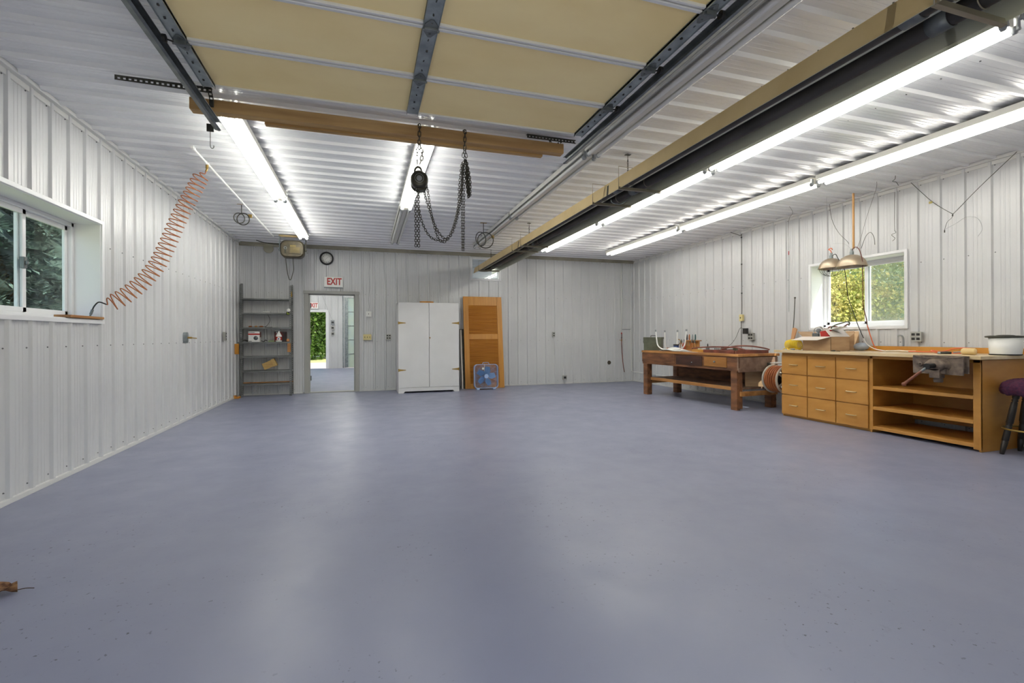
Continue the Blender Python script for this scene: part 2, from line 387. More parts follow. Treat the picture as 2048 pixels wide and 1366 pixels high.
LW = (4.03, 5.375, 1.31, 2.22)      # left window y0,y1,z0,z1
RW = (4.176, 5.488, 1.25, 2.19)     # right window
BD = (-1.14, -.165, 0, 2.09)        # back doorway
BW = (2.30, 2.975, 2.44, 2.93)      # back window
mb = MB(); P = lambda u, v, o: (XL + o, u, v); h = [LW]
ribbed(mb, rib_profile(YF, YB, 4.172, .2395), .03, H, h, P); screws(mb, P, (1, 0, 0), ks(4.172, .2395, YF, YB), (.085, 1.08, 2.02, 2.97), h); struct('wall_left', mb, [WHITE, SCREW])
mb = MB(); P = lambda u, v, o: (XR - o, u, v); h = [RW]
ribbed(mb, rib_profile(YF, YB, 3.335, .237), .03, H, h, P); screws(mb, P, (-1, 0, 0), ks(3.335, .237, YF, YB), (.085, 1.05, 2.03, 2.97), h, -.04); struct('wall_right', mb, [WHITE, SCREW])
mb = MB(); P = lambda u, v, o: (u, YB - o, v); h = [BD, BW]
ribbed(mb, rib_profile(XL, XR, -.047, .2312), .0, H, h, P); screws(mb, P, (0, -1, 0), ks(-.047, .2312, XL, XR), (.085, 1.05, 2.05, 2.94), h, .06); struct('wall_back', mb, [WHITE, SCREW])
mb = MB(); P = lambda u, v, o: (u, YF + o, v)
ribbed(mb, rib_profile(XL, XR, 0, .235), 0, H, [(-1.05, 1.78, 0, 2.5)], P); struct('wall_front', mb, [WHITE])
mb = MB(); P = lambda u, v, o: (v, u, H - o)
ribbed(mb, rib_profile(YF, YB, 3.515, .2345, .027), XL, XR, [], P)
mb.slot(1)
for y in ks(3.515, .2345, YF, YB):
    for x in (-1.9, -.7, .5, 1.7, 2.9, 4.1, 5.3): mb.cyl((x, y + .05, H), (x, y + .05, H - .006), .006, 6)
struct('ceiling', mb, [CEILW, SCREW])
struct('floor', MB().box(XL - .15, XR + .15, YF - .15, YB + .15, -.1, 0), FLOOR)
# trims: ceiling angles and base channels
struct('trim_1', MB().box(XL, XL + .05, YF, YB, H - .035, H - .002).box(XL, XL + .012, YF, YB, H - .075, H - .03), TRIM)
struct('trim_2', MB().box(XR - .05, XR, YF, YB, H - .035, H - .002).box(XR - .012, XR, YF, YB, H - .075, H - .03), TRIM)
struct('trim_3', MB().box(XL, XR, YB - .055, YB, H - .05, H - .002).box(XL, XR, YB - .028, YB, H - .085, H - .045), DTRIM)
struct('baseboard_left', MB().box(XL - .01, XL + .022, YF, YB, 0, .038), TRIM)
struct('baseboard_right', MB().box(XR - .022, XR + .01, YF, YB, 0, .038), TRIM)
struct('baseboard_back', MB().box(XL, BD[0], YB - .02, YB, 0, .028).box(BD[1], XR, YB - .02, YB, 0, .028), TRIM)

# ------------------------------------------------------------------ windows
def slider(name, X, sgn, W, depth, screen=False):
    """horizontal sliding window in a side wall, recessed by depth outward (sgn=-1 left wall, +1 right wall)"""
    y0, y1, z0, z1 = W; xo = X + sgn*depth
    o = MB(); a, b = (X - sgn*.012, xo + sgn*.05)
    t = .012
    o.box(a, b, y0 - .004, y0 + t, z0, z1).box(a, b, y1 - t, y1 + .004, z0, z1).box(a, b, y0, y1, z1 - t, z1 + .004).box(a, b, y0, y1, z0 - .004, z0 + t)
    # casing flange against the ribs
    c, d = X - sgn*.026, X - sgn*.004
    o.box(c, d, y0 - .03, y0 + .006, z0 - .03, z1 + .03).box(c, d, y1 - .006, y1 + .03, z0 - .03, z1 + .03).box(c, d, y0, y1, z1 - .006, z1 + .03).box(c, d, y0, y1, z0 - .03, z0 + .006)
    w = o.build(name, VINYL); w['kind'] = 'structure'
    f = MB(); g0, g1 = xo - sgn*.03, xo + sgn*.03; e = .035
    f.box(g0, g1, y0 + t, y0 + t + e, z0 + t, z1 - t).box(g0, g1, y1 - t - e, y1 - t, z0 + t, z1 - t).box(g0, g1, y0 + t, y1 - t, z1 - t - e, z1 - t).box(g0, g1, y0 + t, y1 - t, z0 + t, z0 + t + e)
    f.build('window_frame', VINYL, w)
    ym = (y0 + y1)/2
    for (ya, yb, xs) in ((y0 + t + e, ym + .03, xo - sgn*.012), (ym - .03, y1 - t - e, xo + sgn*.012)):
        s = MB(); q = .04; za, zb = z0 + t + e, z1 - t - e
        s.box(xs - .011, xs + .011, ya, ya + q, za, zb).box(xs - .011, xs + .011, yb - q, yb, za, zb).box(xs - .011, xs + .011, ya, yb, za, za + q).box(xs - .011, xs + .011, ya, yb, zb - q, zb)
        sa = s.build('window_sash', VINYL, w)
        MB().box(xs - .002, xs + .002, ya + q, yb - q, za + q, zb - q).build('window_pane', GLASS, sa)
    if screen:
        MB().box(xo + .034, xo + .036, y0 + t + e, ym, z0 + t + e, z1 - t - e).build('insect_screen', SCREEN, w)
    return w
wl = slider('window_1', XL, -1, LW, .22)
lk = MB().box(XL - .20, XL - .17, 4.66, 4.70, 1.70, 1.79).box(XL - .17, XL - .155, 4.67, 4.69, 1.73, 1.76); lk.build('window_latch', DGALV, wl)
wr = slider('window_2', XR, 1, RW, .26, True)
mb = MB(); x0, x1, z0, z1 = BW
mb.box(x0 - .02, x0 + .025, YB - .03, YB + .14, z0 - .02, z1 + .02).box(x1 - .025, x1 + .02, YB - .03, YB + .14, z0 - .02, z1 + .02).box(x0, x1, YB - .03, YB + .14, z0 - .02, z0 + .025).box(x0, x1, YB - .03, YB + .14, z1 - .025, z1 + .02)
w3 = struct('window_3', mb, VINYL); MB().box(x0 + .025, x1 - .025, YB + .05, YB + .054, z0 + .025, z1 - .025).build('window_pane', GLASS, w3)

# ------------------------------------------------------------------ back doorway with its open door
mb = MB(); x0, x1, _, z1 = BD; f0, f1 = YB - .03, YB + .15
mb.box(x0 - .045, x0 + .04, f0, f1, 0, z1 + .0).box(x1 - .04, x1 + .045, f0, f1, 0, z1).box(x0 - .06, x1 + .06, f0 - .01, f1, z1 - .045, z1 + .012).box(x0 - .01, x1 + .01, f0 + .02, f1, -.005, .018)
mb.box(x0 + .03, x0 + .06, YB + .04, YB + .08, 0, z1 - .04).box(x1 - .06, x1 - .03, YB + .04, YB + .08, 0, z1 - .04).box(x0, x1, YB + .04, YB + .08, z1 - .07, z1 - .03)
dr = struct('door_1', mb, mat('door_frame_grey', 'a3a39e', .5))
MB().box(x0 - .86, x0 + .03, YB + .17, YB + .21, .02, z1 - .07).build('door_leaf', VINYL, dr)
hd = MB().cyl((x0 - .80, YB + .21, 1.0), (x0 - .80, YB + .25, 1.0), .012, 10).ball((x0 - .80, YB + .27, 1.0), .028); hd.build('door_knob', GALV, dr)
for z in (.3, 1.05, 1.8): MB().cyl((x0 + .065, YB + .1, z - .05), (x0 + .065, YB + .1, z + .05), .012, 10).build('hinge', DGALV, dr)

# ------------------------------------------------------------------ the room beyond the wall
Y2 = 18.5
mb = MB(); P = lambda u, v, o: (u, Y2 - o, v)
FD = (-1.98, -1.34, 0, 2.1); FG = (-.72, 1.9, 0, 2.62)
ribbed(mb, rib_profile(-3.4, XR, 0, .235), 0, H, [FD, FG], P); struct('wall_far_room_back', mb, [WHITE])
for nm, X, s in (('wall_far_room_left', -3.4, 1), ('wall_far_room_right', XR, -1)):
    mb = MB(); P = lambda u, v, o, X=X, s=s: (X + s*o, u, v); ribbed(mb, rib_profile(YB + .13, Y2, 0, .235), 0, H, [], P); struct(nm, mb, [WHITE])
mb = MB(); P = lambda u, v, o: (v, u, H - o); ribbed(mb, rib_profile(YB + .13, Y2, 0, .235, .027), -3.4, XR, [], P); struct('ceiling_far_room', mb, [CEILW])
struct('floor_far_room', MB().box(-3.55, XR + .15, YB + .15, Y2 + .2, -.1, 0), FLOOR)
mb = MB(); mb.box(-3.4, XL, YB + .0, YB + .13, 0, H); struct('wall_far_room_front', mb, WHITE)
x0, x1, _, z1 = FD; mb = MB().box(x0 - .06, x0 + .03, Y2 - .03, Y2 + .14, 0, z1 + .05).box(x1 - .03, x1 + .07, Y2 - .03, Y2 + .14, 0, z1 + .05).box(x0, x1, Y2 - .03, Y2 + .14, z1 - .03, z1 + .06)
struct('door_2', mb, VINYL)
# closed sectional garage door of the far room
mb = MB(); x0, x1, _, z1 = FG
g = thing('garage_door', 'closed pale green sectional garage door seen through the back doorway', 'garage door', ((x0 + x1)/2, Y2, 0))
GP = mat('pale_green_panel', 'c3cfb4', .4, 0, 'a9bfc4', (1.5, 1, 1.2))
for k in range(5):
    za, zb = .02 + k*.52, .02 + (k+1)*.52 - .015
    pn = MB().box(x0 + .01, x1 - .01, Y2 + .02, Y2 + .05, za, zb).build('door_section', GP, g)
    MB().box(x0 + .01, x1 - .01, Y2 - .0, Y2 + .02, zb - .012, zb + .012).build('section_rail', GALV, pn)
for xx in (x0 + .06, (x0 + x1)/2, x1 - .06): MB().box(xx - .06, xx + .06, Y2 - .012, Y2 + .0, .02, 2.6).build('stile', GALV, g)
for xx in (x0 - .05, x1 + .05):
    MB().tube(spline([(xx, Y2 - .08, .02), (xx, Y2 - .08, 1.3), (xx, Y2 - .08, 2.4), (xx, Y2 - .16, 2.62), (xx, Y2 - .4, 2.75), (xx, Y2 - 2.4, 2.8)]), .02, 6).build('track', GALV, g)

# ------------------------------------------------------------------ fluorescent fixtures
def fixture_protos():
    out = {}
    for lit in (2, True, False):
        t = thing('fluorescent_light', 'x', 'ceiling light', (0, 0, 0), world=False)
        L = 2.46
        b = MB(); b.box(-.088, .088, -L/2, L/2, -.02, 0); b.box(-.088, -.080, -L/2, L/2, -.055, -.015); b.box(.080, .088, -L/2, L/2, -.055, -.015); b.box(-.028, .028, -L/2, L/2, -.075, -.015)
        b.build('housing', FIXT, t)
        for sx in (-1, 1):
            tb = MB().cyl((sx*.054, -L/2 + .02, -.082), (sx*.054, L/2 - .02, -.082), .019, 14)
            tb.build('tube', (TUBEM2 if lit == 2 else TUBEM) if lit else TUBEOFF, t)
            for sy in (-1, 1):
                e = MB().lathe([(.019, 0), (.025, .0), (.025, .016), (.012, .022), (.012, .034)], (sx*.054, sy*(L/2 - .02), -.082), (0, sy, 0), 14); e.box(sx*.054 - .012, sx*.054 + .012, sy*(L/2 + .0), sy*(L/2 + .012), -.09, -.02)
                e.build('lamp_holder', GREYP, t)
        out[lit] = t
    return out
FX = fixture_protos(); used = {2: False, True: False, False: False}; ZC = H - .027
def place_fix(x, y0, y1, lit, label, group=None):
    c = (x, (y0 + y1)/2, ZC)
    if not used[lit]: used[lit] = True; t = FX[lit]; t.location = c; t['label'] = label
    else: t = dup(FX[lit], c, label)
    if group: t['group'] = group
    elif 'group' in t: del t['group']
LB = {
 (0, 4.26): (-1.055, True, 'lit double-tube light nearest the left wall, starting at the wooden beam'),
 (0, 6.80): (-1.055, True, 'lit double-tube light ending above the olive hanging reel by the back wall'),
 (1, 4.26): (.555, True, 'lit double-tube light behind the hanging chain hoist'),
 (1, 6.80): (.555, False, 'unlit double-tube light continuing past the lit one behind the chain hoist'),
 (2, 1.74): (2.165, False, 'unlit white double-tube light running along the right track of the open garage door'),
 (2, 4.27): (2.165, False, 'unlit white double-tube light just beyond the wooden beam end, left of the radiant heater'),
 (2, 6.80): (2.165, False, 'unlit white double-tube light at the far end beside the right wire rings'),
 (3, -.80): (3.62, False, 'unlit double-tube light at the top right corner, before the lit row beside the heater'),
 (3, 1.74): (3.62, True, 'longest looking lit double-tube light right beside the radiant heater trough'),
 (3, 4.27): (3.62, True, 'lit double-tube light beside the heater, middle one of its row'),
 (3, 6.80): (3.62, True, 'lit double-tube light beside the heater, smallest and farthest of its row'),
 (4, -.80): (5.15, 2, 'lit double-tube light of the row nearest the right wall, out at the frame edge'),
 (4, 1.74): (5.15, 2, 'lit double-tube light nearest the right wall, reaching the right picture edge'),
 (4, 4.27): (5.15, 2, 'lit double-tube light nearest the right wall, middle one of its row'),
 (4, 6.80): (5.15, 2, 'lit double-tube light nearest the right wall, farthest one by the back corner')}
for (_, y), (x, lit, lb) in LB.items(): place_fix(x, y, y + 2.5, lit, lb, 'double-tube ceiling lights')
# lamps of the far room
for i, x in enumerate((-2.4, -.6, 1.6, 4.2)):
    for y in (12.2, 15.4): place_fix(x, y, y + 2.5, True, 'lit double-tube light on the ceiling of the room beyond the doorway', 'lights of the far room')

# ------------------------------------------------------------------ raised sectional garage door overhead
ZD = 2.80
gd = thing('garage_door', 'open sectional garage door overhead, yellowed panels between white rails', 'garage door', (.35, 2.2, ZD))
js = [3.53, 3.03, 2.51, 1.985, 1.46, .93]
xa, xb = -1.0, 1.71
for i in range(5):
    y1, y0 = js[i] - (.004 if i else 0), js[i+1] + .004
    s = MB().box(xa, xb, y0, y1, ZD + .006, ZD + .042); sec = s.build('door_panel', YPANEL, gd)
    rl = MB()
    rl.box(xa, xb, y0, y0 + .022, ZD - .012, ZD + .008)
    if i: rl.box(xa, xb, y1 - .018, y1, ZD - .009, ZD + .008)
    else: rl.box(xa, xb, y1 - .008, y1 + .004, ZD - .006, ZD + .045)
    rl.build('rail', TRIM, sec)
    for cx, wdt in ((xa + .035, .07), (.34, .082), (xb - .035, .07)):
        st = MB().box(cx - wdt/2, cx + wdt/2, y0 + .0, y1 - .0 if i else y1 - .01, ZD - .016, ZD + .008)
        st.box(cx - wdt/2, cx - wdt/2 + .003, y0, y1, ZD - .022, ZD); st.box(cx + wdt/2 - .003, cx + wdt/2, y0, y1, ZD - .022, ZD)
        st.slot(1)
        for k in range(1, 5):
            yy = y0 + (y1 - y0)*k/5; st.cyl((cx + random.uniform(-.012, .012), yy, ZD - .0175), (cx, yy, ZD - .0155), .008, 10)
        st.build('stile', [GALV, BLACK], sec)
    if i < 4:
        for cx in (xa + .04, .34, xb - .04):
            side = 0 if abs(cx - .34) < .01 else (-1 if cx < 0 else 1)
            hg = MB(); yj = js[i+1]
            hg.prism([(cx - .034, yj + .006), (cx - .034, yj + .03), (cx - .008, yj + .075), (cx + .008, yj + .075), (cx + .034, yj + .03), (cx + .034, yj + .006)], ZD - .021, ZD - .017, 'z')
            hg.prism([(cx - .034, yj - .006), (cx + .034, yj - .006), (cx + .034, yj - .03), (cx + .008, yj - .07), (cx - .008, yj - .07), (cx - .034, yj - .03)], ZD - .021, ZD - .017, 'z')
            hg.box(cx - .036, cx + .036, yj - .012, yj + .012, ZD - .034, ZD - .018)
            hg.cyl((cx - .045, yj, ZD - .03), (cx + .045, yj, ZD - .03), .006, 8)
            for q in (-.045, .045): hg.cyl((cx, yj + q, ZD - .026), (cx, yj + q, ZD - .02), .006, 6)
            if side:
                hg.box(cx - .03, cx + .03, yj - .03, yj - .027, ZD - .045, ZD - .016)
            ho = hg.build('hinge', DGALV, gd)
            if side:
                rr = MB().cyl((cx, yj, ZD - .03), (cx + side*.085, yj, ZD - .01), .005, 8).cyl((cx + side*.075, yj, ZD - .01), (cx + side*.092, yj, ZD - .01), .022, 14)
                rr.build('roller', BLACK, ho)
for side, x, ye in ((-1, xa - .085, 4.17), (1, xb + .085, 4.06)):
    wd = side
    pr = [(x - wd*.022, ZD - .038), (x - wd*.010, ZD - .045), (x + wd*.018, ZD - .038), (x + wd*.026, ZD - .012), (x + wd*.018, ZD + .016), (x - wd*.010, ZD + .022), (x - wd*.022, ZD + .016)]
    t = MB().sheet(pr, .35, ye, 'y', .003)
    t.sheet([(x + wd*.027, ZD + .03), (x + wd*.027, ZD - .03)], .35, ye - .05, 'y', .004); t.sheet([(x + wd*.027, ZD + .03), (x + wd*.062, ZD + .03)], .35, ye - .05, 'y', .004)
    pts = [(x, .35, ZD - .01), (x, .0, ZD - .03), (x, -.2, ZD - .08), (x, -.42, ZD - .25), (x, -.55, ZD - .5), (x, -.60, ZD - .9), (x, -.60, .05)]
    t.tube(spline(pts), .024, 6)
    tk = solo('door_track', t, DGALV, 'galvanised overhead track along the %s side of the open garage door' % ('left' if side < 0 else 'right'), 'door track', 'tracks of the open garage door')

# wooden beam under the ceiling at the track ends
bm_ = thing('wooden_beam', 'long horizontal lumber beam under the ceiling, past the open garage door', 'beam', (.27, 4.17, 2.87))
MB().box(-1.255, 1.80, 4.10, 4.185, 2.872, 2.962).build('beam_board', PINE, bm_)
MB().box(-.76, 1.62, 4.188, 4.235, 2.856, 2.945).build('doubler_board', PINE, bm_)

def perf(mb, a, b, wdt=.036, hole=.016, pitch=.033, th=.003):
    """perforated strip from a to b; vertical face, holes are real gaps"""
    a, b = Vector(a), Vector(b); d = (b - a).normalized(); L = (b - a).length; side = d.cross(Vector((0, 1, 0))).normalized()
    e = (wdt - hole)/2
    def strip(s0, s1, l0, l1):
        p = [a + d*l + side*s for l, s in ((l0, s0), (l1, s0), (l1, s1), (l0, s1))]; q = [v + Vector((0, th, 0)) for v in p]
        mb.add(p + q, [(0, 1, 2, 3), (7, 6, 5, 4), (0, 4, 5, 1), (1, 5, 6, 2), (2, 6, 7, 3), (3, 7, 4, 0)])
    strip(-wdt/2, -wdt/2 + e, 0, L); strip(wdt/2 - e, wdt/2, 0, L); l = 0
    while l < L: strip(-hole/2, hole/2, l, min(l + pitch - hole, L)); l += pitch
    return mb
ZR = H - .028
mb = perf(MB(), (-1.69, 4.03, ZR - .019), (-1.09, 4.05, ZR - .019)); mb.box(-1.69, -1.09, 4.033, 4.066, ZR - .003, ZR); perf(mb, (-1.105, 4.045, ZR - .02), (-1.105, 4.095, 2.952), .03); mb.box(-1.12, -1.09, 4.085, 4.10, 2.90, 2.955)
solo('perforated_angle', mb, DMETAL, 'dark perforated steel angle on the ceiling left of the open garage door', 'bracket', 'perforated angles holding the beam')
mb = perf(MB(), (1.44, 4.115, ZR - .019), (1.93, 4.115, ZR - .019)); mb.box(1.44, 1.93, 4.118, 4.15, ZR - .003, ZR); perf(mb, (1.66, 4.112, ZR - .03), (1.68, 4.112, 2.955), .02, .009); perf(mb, (1.78, 4.112, ZR - .03), (1.745, 4.112, 2.955), .026)
solo('perforated_angle', mb, DMETAL, 'dark perforated steel angle above the right end of the wooden beam', 'bracket', 'perforated angles holding the beam')
mb = MB().box(-1.16, -1.11, 4.165, 4.172, 2.74, 2.80).tube(spline([(-1.135, 4.168, 2.75), (-1.135, 4.168, 2.70), (-1.135, 4.168, 2.63), (-1.125, 4.168, 2.612), (-1.112, 4.168, 2.62), (-1.112, 4.168, 2.635)]), .0025, 6)
solo('wire_hook', mb, DMETAL, 'small wire hook hanging below the left end of the garage door track', 'hook')

# ------------------------------------------------------------------ chain hoist on the beam
ch = thing('chain_hoist', 'dark green manual chain hoist with looping chains hanging from the wooden beam', 'chain hoist', (.45, 4.07, 2.4))
def wrap(mb, x):
    chain(mb, [(x, 4.24, 2.87), (x, 4.25, 2.965), (x, 4.16, 2.975), (x + .005, 4.085, 2.962), (x, 4.078, 2.85), (x, 4.078, 2.78)], .05, .0035, .024)
c = MB(); wrap(c, .45); chain(c, [(.445, 4.08, 2.79), (.43, 4.08, 2.70), (.435, 4.08, 2.60)], .045, .0042, .024); chain(c, [(.455, 4.08, 2.79), (.475, 4.08, 2.70), (.445, 4.08, 2.60)], .045, .0042, .024)
c.build('support_chain', CHAINM, ch)
hk = MB().tube(spline([(.475, 4.08, 2.545), (.462, 4.08, 2.585), (.437, 4.08, 2.598), (.415, 4.08, 2.58), (.412, 4.08, 2.555), (.43, 4.08, 2.535)]), .009, 8)
hk.build('hook', DMETAL, ch)
b = MB().lathe([(.0, 0), (.058, .0), (.070, .010), (.074, .03), (.074, .075), (.066, .09), (.052, .095), (.052, .11), (.0, .11)], (.44, 4.0, 2.478), (0.10, 1, -.05), 32)
b.build('housing', mat('hoist_green_black', '47453a', .35, .4, '3a3830', (14, 14, 14)), ch)
MB().lathe([(.034, -.003), (.038, -.003), (.038, .004), (.034, .004)], (.44, 4.0, 2.478), (0.10, 1, -.05), 24, False).build('face_ring', GALV, ch)
MB().lathe([(.0, -.002), (.024, -.002), (.024, .004)], (.44, 4.0, 2.478), (0.10, 1, -.05), 24).build('name_disc', GREYP, ch)
MB().lathe([(.05, 0), (.072, .002), (.06, .012), (.06, .022), (.073, .032), (.05, .034)], (.452, 4.115, 2.472), (0.10, 1, -.05), 28).build('chain_wheel', DMETAL, ch)
MB().box(.42, .50, 4.03, 4.10, 2.39, 2.42).build('chain_guide', DMETAL, ch)
c = MB()
for dx in (-.012, .012): chain(c, [(.425 + dx, 4.06, 2.41), (.427 + dx, 4.06, 2.2), (.427 + dx, 4.06, 1.90)], .028, .0032, .019)
c.build('load_chain', CHAINM, ch)
c = MB()
chain(c, [(.49, 4.12, 2.42), (.53, 4.11, 2.27), (.60, 4.10, 2.08), (.67, 4.09, 2.00), (.73, 4.08, 2.05), (.79, 4.07, 2.25), (.815, 4.07, 2.45), (.825, 4.07, 2.64), (.85, 4.07, 2.73)], .028, .0028, .017)
chain(c, [(.525, 4.14, 2.45), (.55, 4.12, 2.25), (.60, 4.10, 2.03), (.655, 4.10, 1.97), (.72, 4.10, 2.04), (.78, 4.09, 2.25), (.80, 4.09, 2.5), (.82, 4.08, 2.68)], .028, .0028, .017)
chain(c, [(.44, 4.07, 2.25), (.47, 4.08, 2.13), (.53, 4.09, 2.02), (.60, 4.10, 1.985), (.68, 4.10, 2.0), (.75, 4.10, 2.12), (.81, 4.09, 2.4), (.835, 4.08, 2.66)], .028, .0028, .017)
for dx, zl in ((-.012, 2.42), (.0, 2.38), (.012, 2.44), (.02, 2.40)):
    chain(c, [(.845 + dx*.6, 4.07, 2.70), (.868 + dx*.5, 4.068, 2.60), (.872 + dx, 4.066, 2.50), (.875 + dx*.6, 4.065, zl - .02), (.862 + dx*.5, 4.07, 2.50), (.852, 4.07, 2.62)], .028, .0028, .017)
c.build('hand_chain', CHAINM, ch)
c = MB(); wrap(c, .845); chain(c, [(.838, 4.075, 2.79), (.825, 4.075, 2.70)], .045, .003, .02); chain(c, [(.85, 4.075, 2.79), (.86, 4.075, 2.70)], .045, .003, .02)
c.build('loop_chain', CHAINM, ch); c = MB()
for dx in (-.009, .009): chain(c, [(.83 + dx, 4.065, 2.66), (.824 + dx, 4.065, 2.3), (.822 + dx*.6, 4.065, 1.88)], .032, .0026, .016)
c.build('loop_chain', CHAINM, ch)

# ------------------------------------------------------------------ radiant tube heater
XH, ZH, YH0, YH1 = 2.555, 2.56, -.45, 10.33
ht = thing('radiant_heater', 'long tan radiant tube heater trough hanging below the ceiling on chains', 'heater', (XH, 4.9, ZH))
pr = [(-.219, 0), (-.214, .018), (-.193, .128), (-.113, .178), (-.035, .140), (.0, .085), (.035, .140), (.113, .178), (.193, .128), (.214, .018), (.219, 0)]
out = [(XH + x*1.01, ZH + z + .004) for x, z in pr]; inn = [(XH + x, ZH + z) for x, z in pr]
ys = [YH0, 1.55, 4.30, 7.20, YH1]
for a, b in zip(ys, ys[1:]):
    s = MB().sheet(out, a, b + .04, 'y', -.0015).build('reflector_shell', TAN, ht)
    MB().sheet(inn, a, b + .04, 'y', .0012).build('reflector_lining', REFL, s)
for x in (-.100, .094):
    t = MB().cyl((XH + x, YH0, ZH + .088), (XH + x, YH1 - .12, ZH + .088), .044, 24); tb = t.build('radiant_tube', RAD, ht)
    for y in (1.5, 4.2, 7.15): MB().lathe([(.0445, 0), (.05, 0), (.05, .09), (.0445, .09)], (XH + x, y, ZH + .088), (0, 1, 0), 24, False).build('tube_coupling', DGALV, tb)
MB().tube(spline([(XH - .100, YH1 - .14, ZH + .088), (XH - .09, YH1 - .05, ZH + .088), (XH - .005, YH1 - .01, ZH + .088), (XH + .08, YH1 - .05, ZH + .088), (XH + .094, YH1 - .14, ZH + .088)]), .044, 16).build('return_bend', RAD, ht)
for y in (1.38, 4.0, 4.54, 6.98, 7.43, 9.83):
    g = MB().box(XH - .232, XH + .232, y - .012, y + .012, ZH - .012, ZH - .008).box(XH - .232, XH + .232, y - .013, y - .010, ZH - .012, ZH + .014)
    g.tube([(XH - .230, y, ZH - .01), (XH - .230, y, ZH + .21), (XH + .230, y, ZH + .21), (XH + .230, y, ZH - .01)], .0035, 6)
    for x in (-.100, .094):
        g.tube([(XH + x + .048*math.cos(a), y, ZH + .088 + .048*math.sin(a)) for a in [math.pi*k/12 for k in range(-14, 3)]], .003, 6)
    g.build('hanger_bracket', mat('hanger_steel', '8d8574', .4, .5) if y < 2 else bpy.data.materials['hanger_steel'], ht)
for y in (1.40, 4.32, 7.41, 9.9):
    c = MB(); c.tube([(XH + .065, y, H - .005), (XH + .065, y, ZH + .40)], .003, 6); chain(c, [(XH + .065, y, ZH + .42), (XH + .065, y, ZH + .21)], .03, .0022, .014)
    c.box(XH + .035, XH + .095, y - .02, y + .02, H - .022, H - .018)
    c.build('hanging_chain', DMETAL, ht)
for y in (4.22, 7.12):
    g = MB(); g.add([(2.333, y, ZH), (2.333, y + .035, ZH), (2.360, y + .065, ZH + .13), (2.360, y + .03, ZH + .13), (2.337, y, ZH), (2.337, y + .035, ZH), (2.364, y + .065, ZH + .13), (2.364, y + .03, ZH + .13)], [(0, 1, 2, 3), (7, 6, 5, 4), (0, 4, 5, 1), (1, 5, 6, 2), (2, 6, 7, 3), (3, 7, 4, 0)])
    g.build('joint_strap', DMETAL, ht)
MB().tube(spline([(2.42, 4.32, ZH - .01), (2.43, 4.30, ZH - .05), (2.5, 4.27, ZH - .065), (2.56, 4.25, ZH - .03), (2.60, 4.24, ZH + .0)]), .004, 6).build('wire_loop', GALV, ht)

# ------------------------------------------------------------------ ceiling extras
def rings(x, y, z1, r, lab, tilt):
    t = thing('wire_rings', lab, 'hanger', (x, y, z1)); MB().box(x - .055, x + .055, y - .02, y + .02, H - .024, H - .018).build('ceiling_plate', BRASS, t)
    MB().cyl((x, y, H - .02), (x, y, z1 + r), .006, 8).build('rod', DMETAL, t)
    for k, (dx, a) in enumerate(((-.35*r, .5), (.25*r, -.15))):
        rr = r*(.86 if k == 0 else 1); MB().tube([(x + dx + rr*math.cos(q)*math.cos(a), y + rr*math.cos(q)*math.sin(a), z1 + (r - rr) + rr*math.sin(q)) for q in [2*math.pi*j/28 for j in range(28)]], .0075, 6, True).build('ring', DMETAL, t)
    MB().box(x + r + .0, x + r + .05, y - .004, y + .004, z1 + .3*r, z1 + .3*r + .05).build('tab', BRASS, t)
rings(-1.66, 7.5, 2.825, .082, 'pair of dark wire rings hanging from the ceiling by the white air pipe', 0)
rings(1.885, 7.6, 2.745, .13, 'larger pair of dark wire rings hanging left of the far heater end', 0)
mb = MB().cyl((-1.6, 5.30, H - .045), (-1.6, 9.55, H - .045), .0125, 10)
for y in (5.34, 5.76, 7.2, 8.6): mb.cyl((-1.6, y - .018, H - .045), (-1.6, y + .018, H - .045), .018, 10).box(-1.606, -1.594, y - .01, y + .01, H - .03, H - .018)
ap = thing('air_pipe', 'thin white air pipe running along the ceiling above the coiled orange hose', 'pipe', (-1.6, 7.4, H - .06)); mb.build('pipe', PLASTW, ap)
MB().cyl((-1.6, 5.76, H - .05), (-1.6, 5.76, H - .10), .014, 10).cyl((-1.6, 5.76, H - .10), (-1.61, 5.76, H - .13), .010, 8).build('drop_fitting', BRASS, ap)
# coiled air hose sagging down to the left window sill
HP = [(-1.62, 5.76, 2.90), (-1.66, 5.73, 2.82), (-1.71, 5.68, 2.66), (-1.77, 5.63, 2.49), (-1.83, 5.59, 2.30), (-1.89, 5.54, 2.08), (-1.95, 5.48, 1.88), (-2.03, 5.42, 1.72), (-2.12, 5.35, 1.59), (-2.20, 5.28, 1.50), (-2.26, 5.22, 1.46)]
path = spline(HP, 24); turns = 31; N = len(path) - 1; pts = []
cum = [0]
for a, b in zip(path, path[1:]): cum.append(cum[-1] + (b - a).length)
hoff = Vector((.635, .77, 0)).normalized()
for k in range(turns*18 + 1):
    s = cum[-1]*k/(turns*18); i = min(max(j for j in range(len(cum)) if cum[j] <= s + 1e-9), N - 1); c0 = path[i].lerp(path[i+1], (s - cum[i])/(cum[i+1] - cum[i])); d = (path[i+1] - path[i]).normalized()
    n1 = d.cross(Vector((-.35, .93, 0))).normalized(); n2 = d.cross(n1); a = 2*math.pi*k/18; e = min(1, k/20, (turns*18 - k)/14) ; rr = .072*max(e, .05)
    pts.append(c0 + n1*math.cos(a)*rr + n2*math.sin(a)*rr*.35)
pts = [Vector((-1.61, 5.76, 2.925))] + pts
hc = thing('coiled_air_hose', 'orange coiled air hose sagging from the ceiling pipe to the left window sill', 'air hose', (-2.0, 5.5, 1.35))
MB().tube(pts, .0052, 7).build('coil', ORANGE, hc)
MB().tube(spline([pts[-1], (-2.30, 5.19, 1.475), (-2.325, 5.17, 1.44), (-2.34, 5.165, 1.40)]), .006, 7).build('hose_end', BLACK, hc)
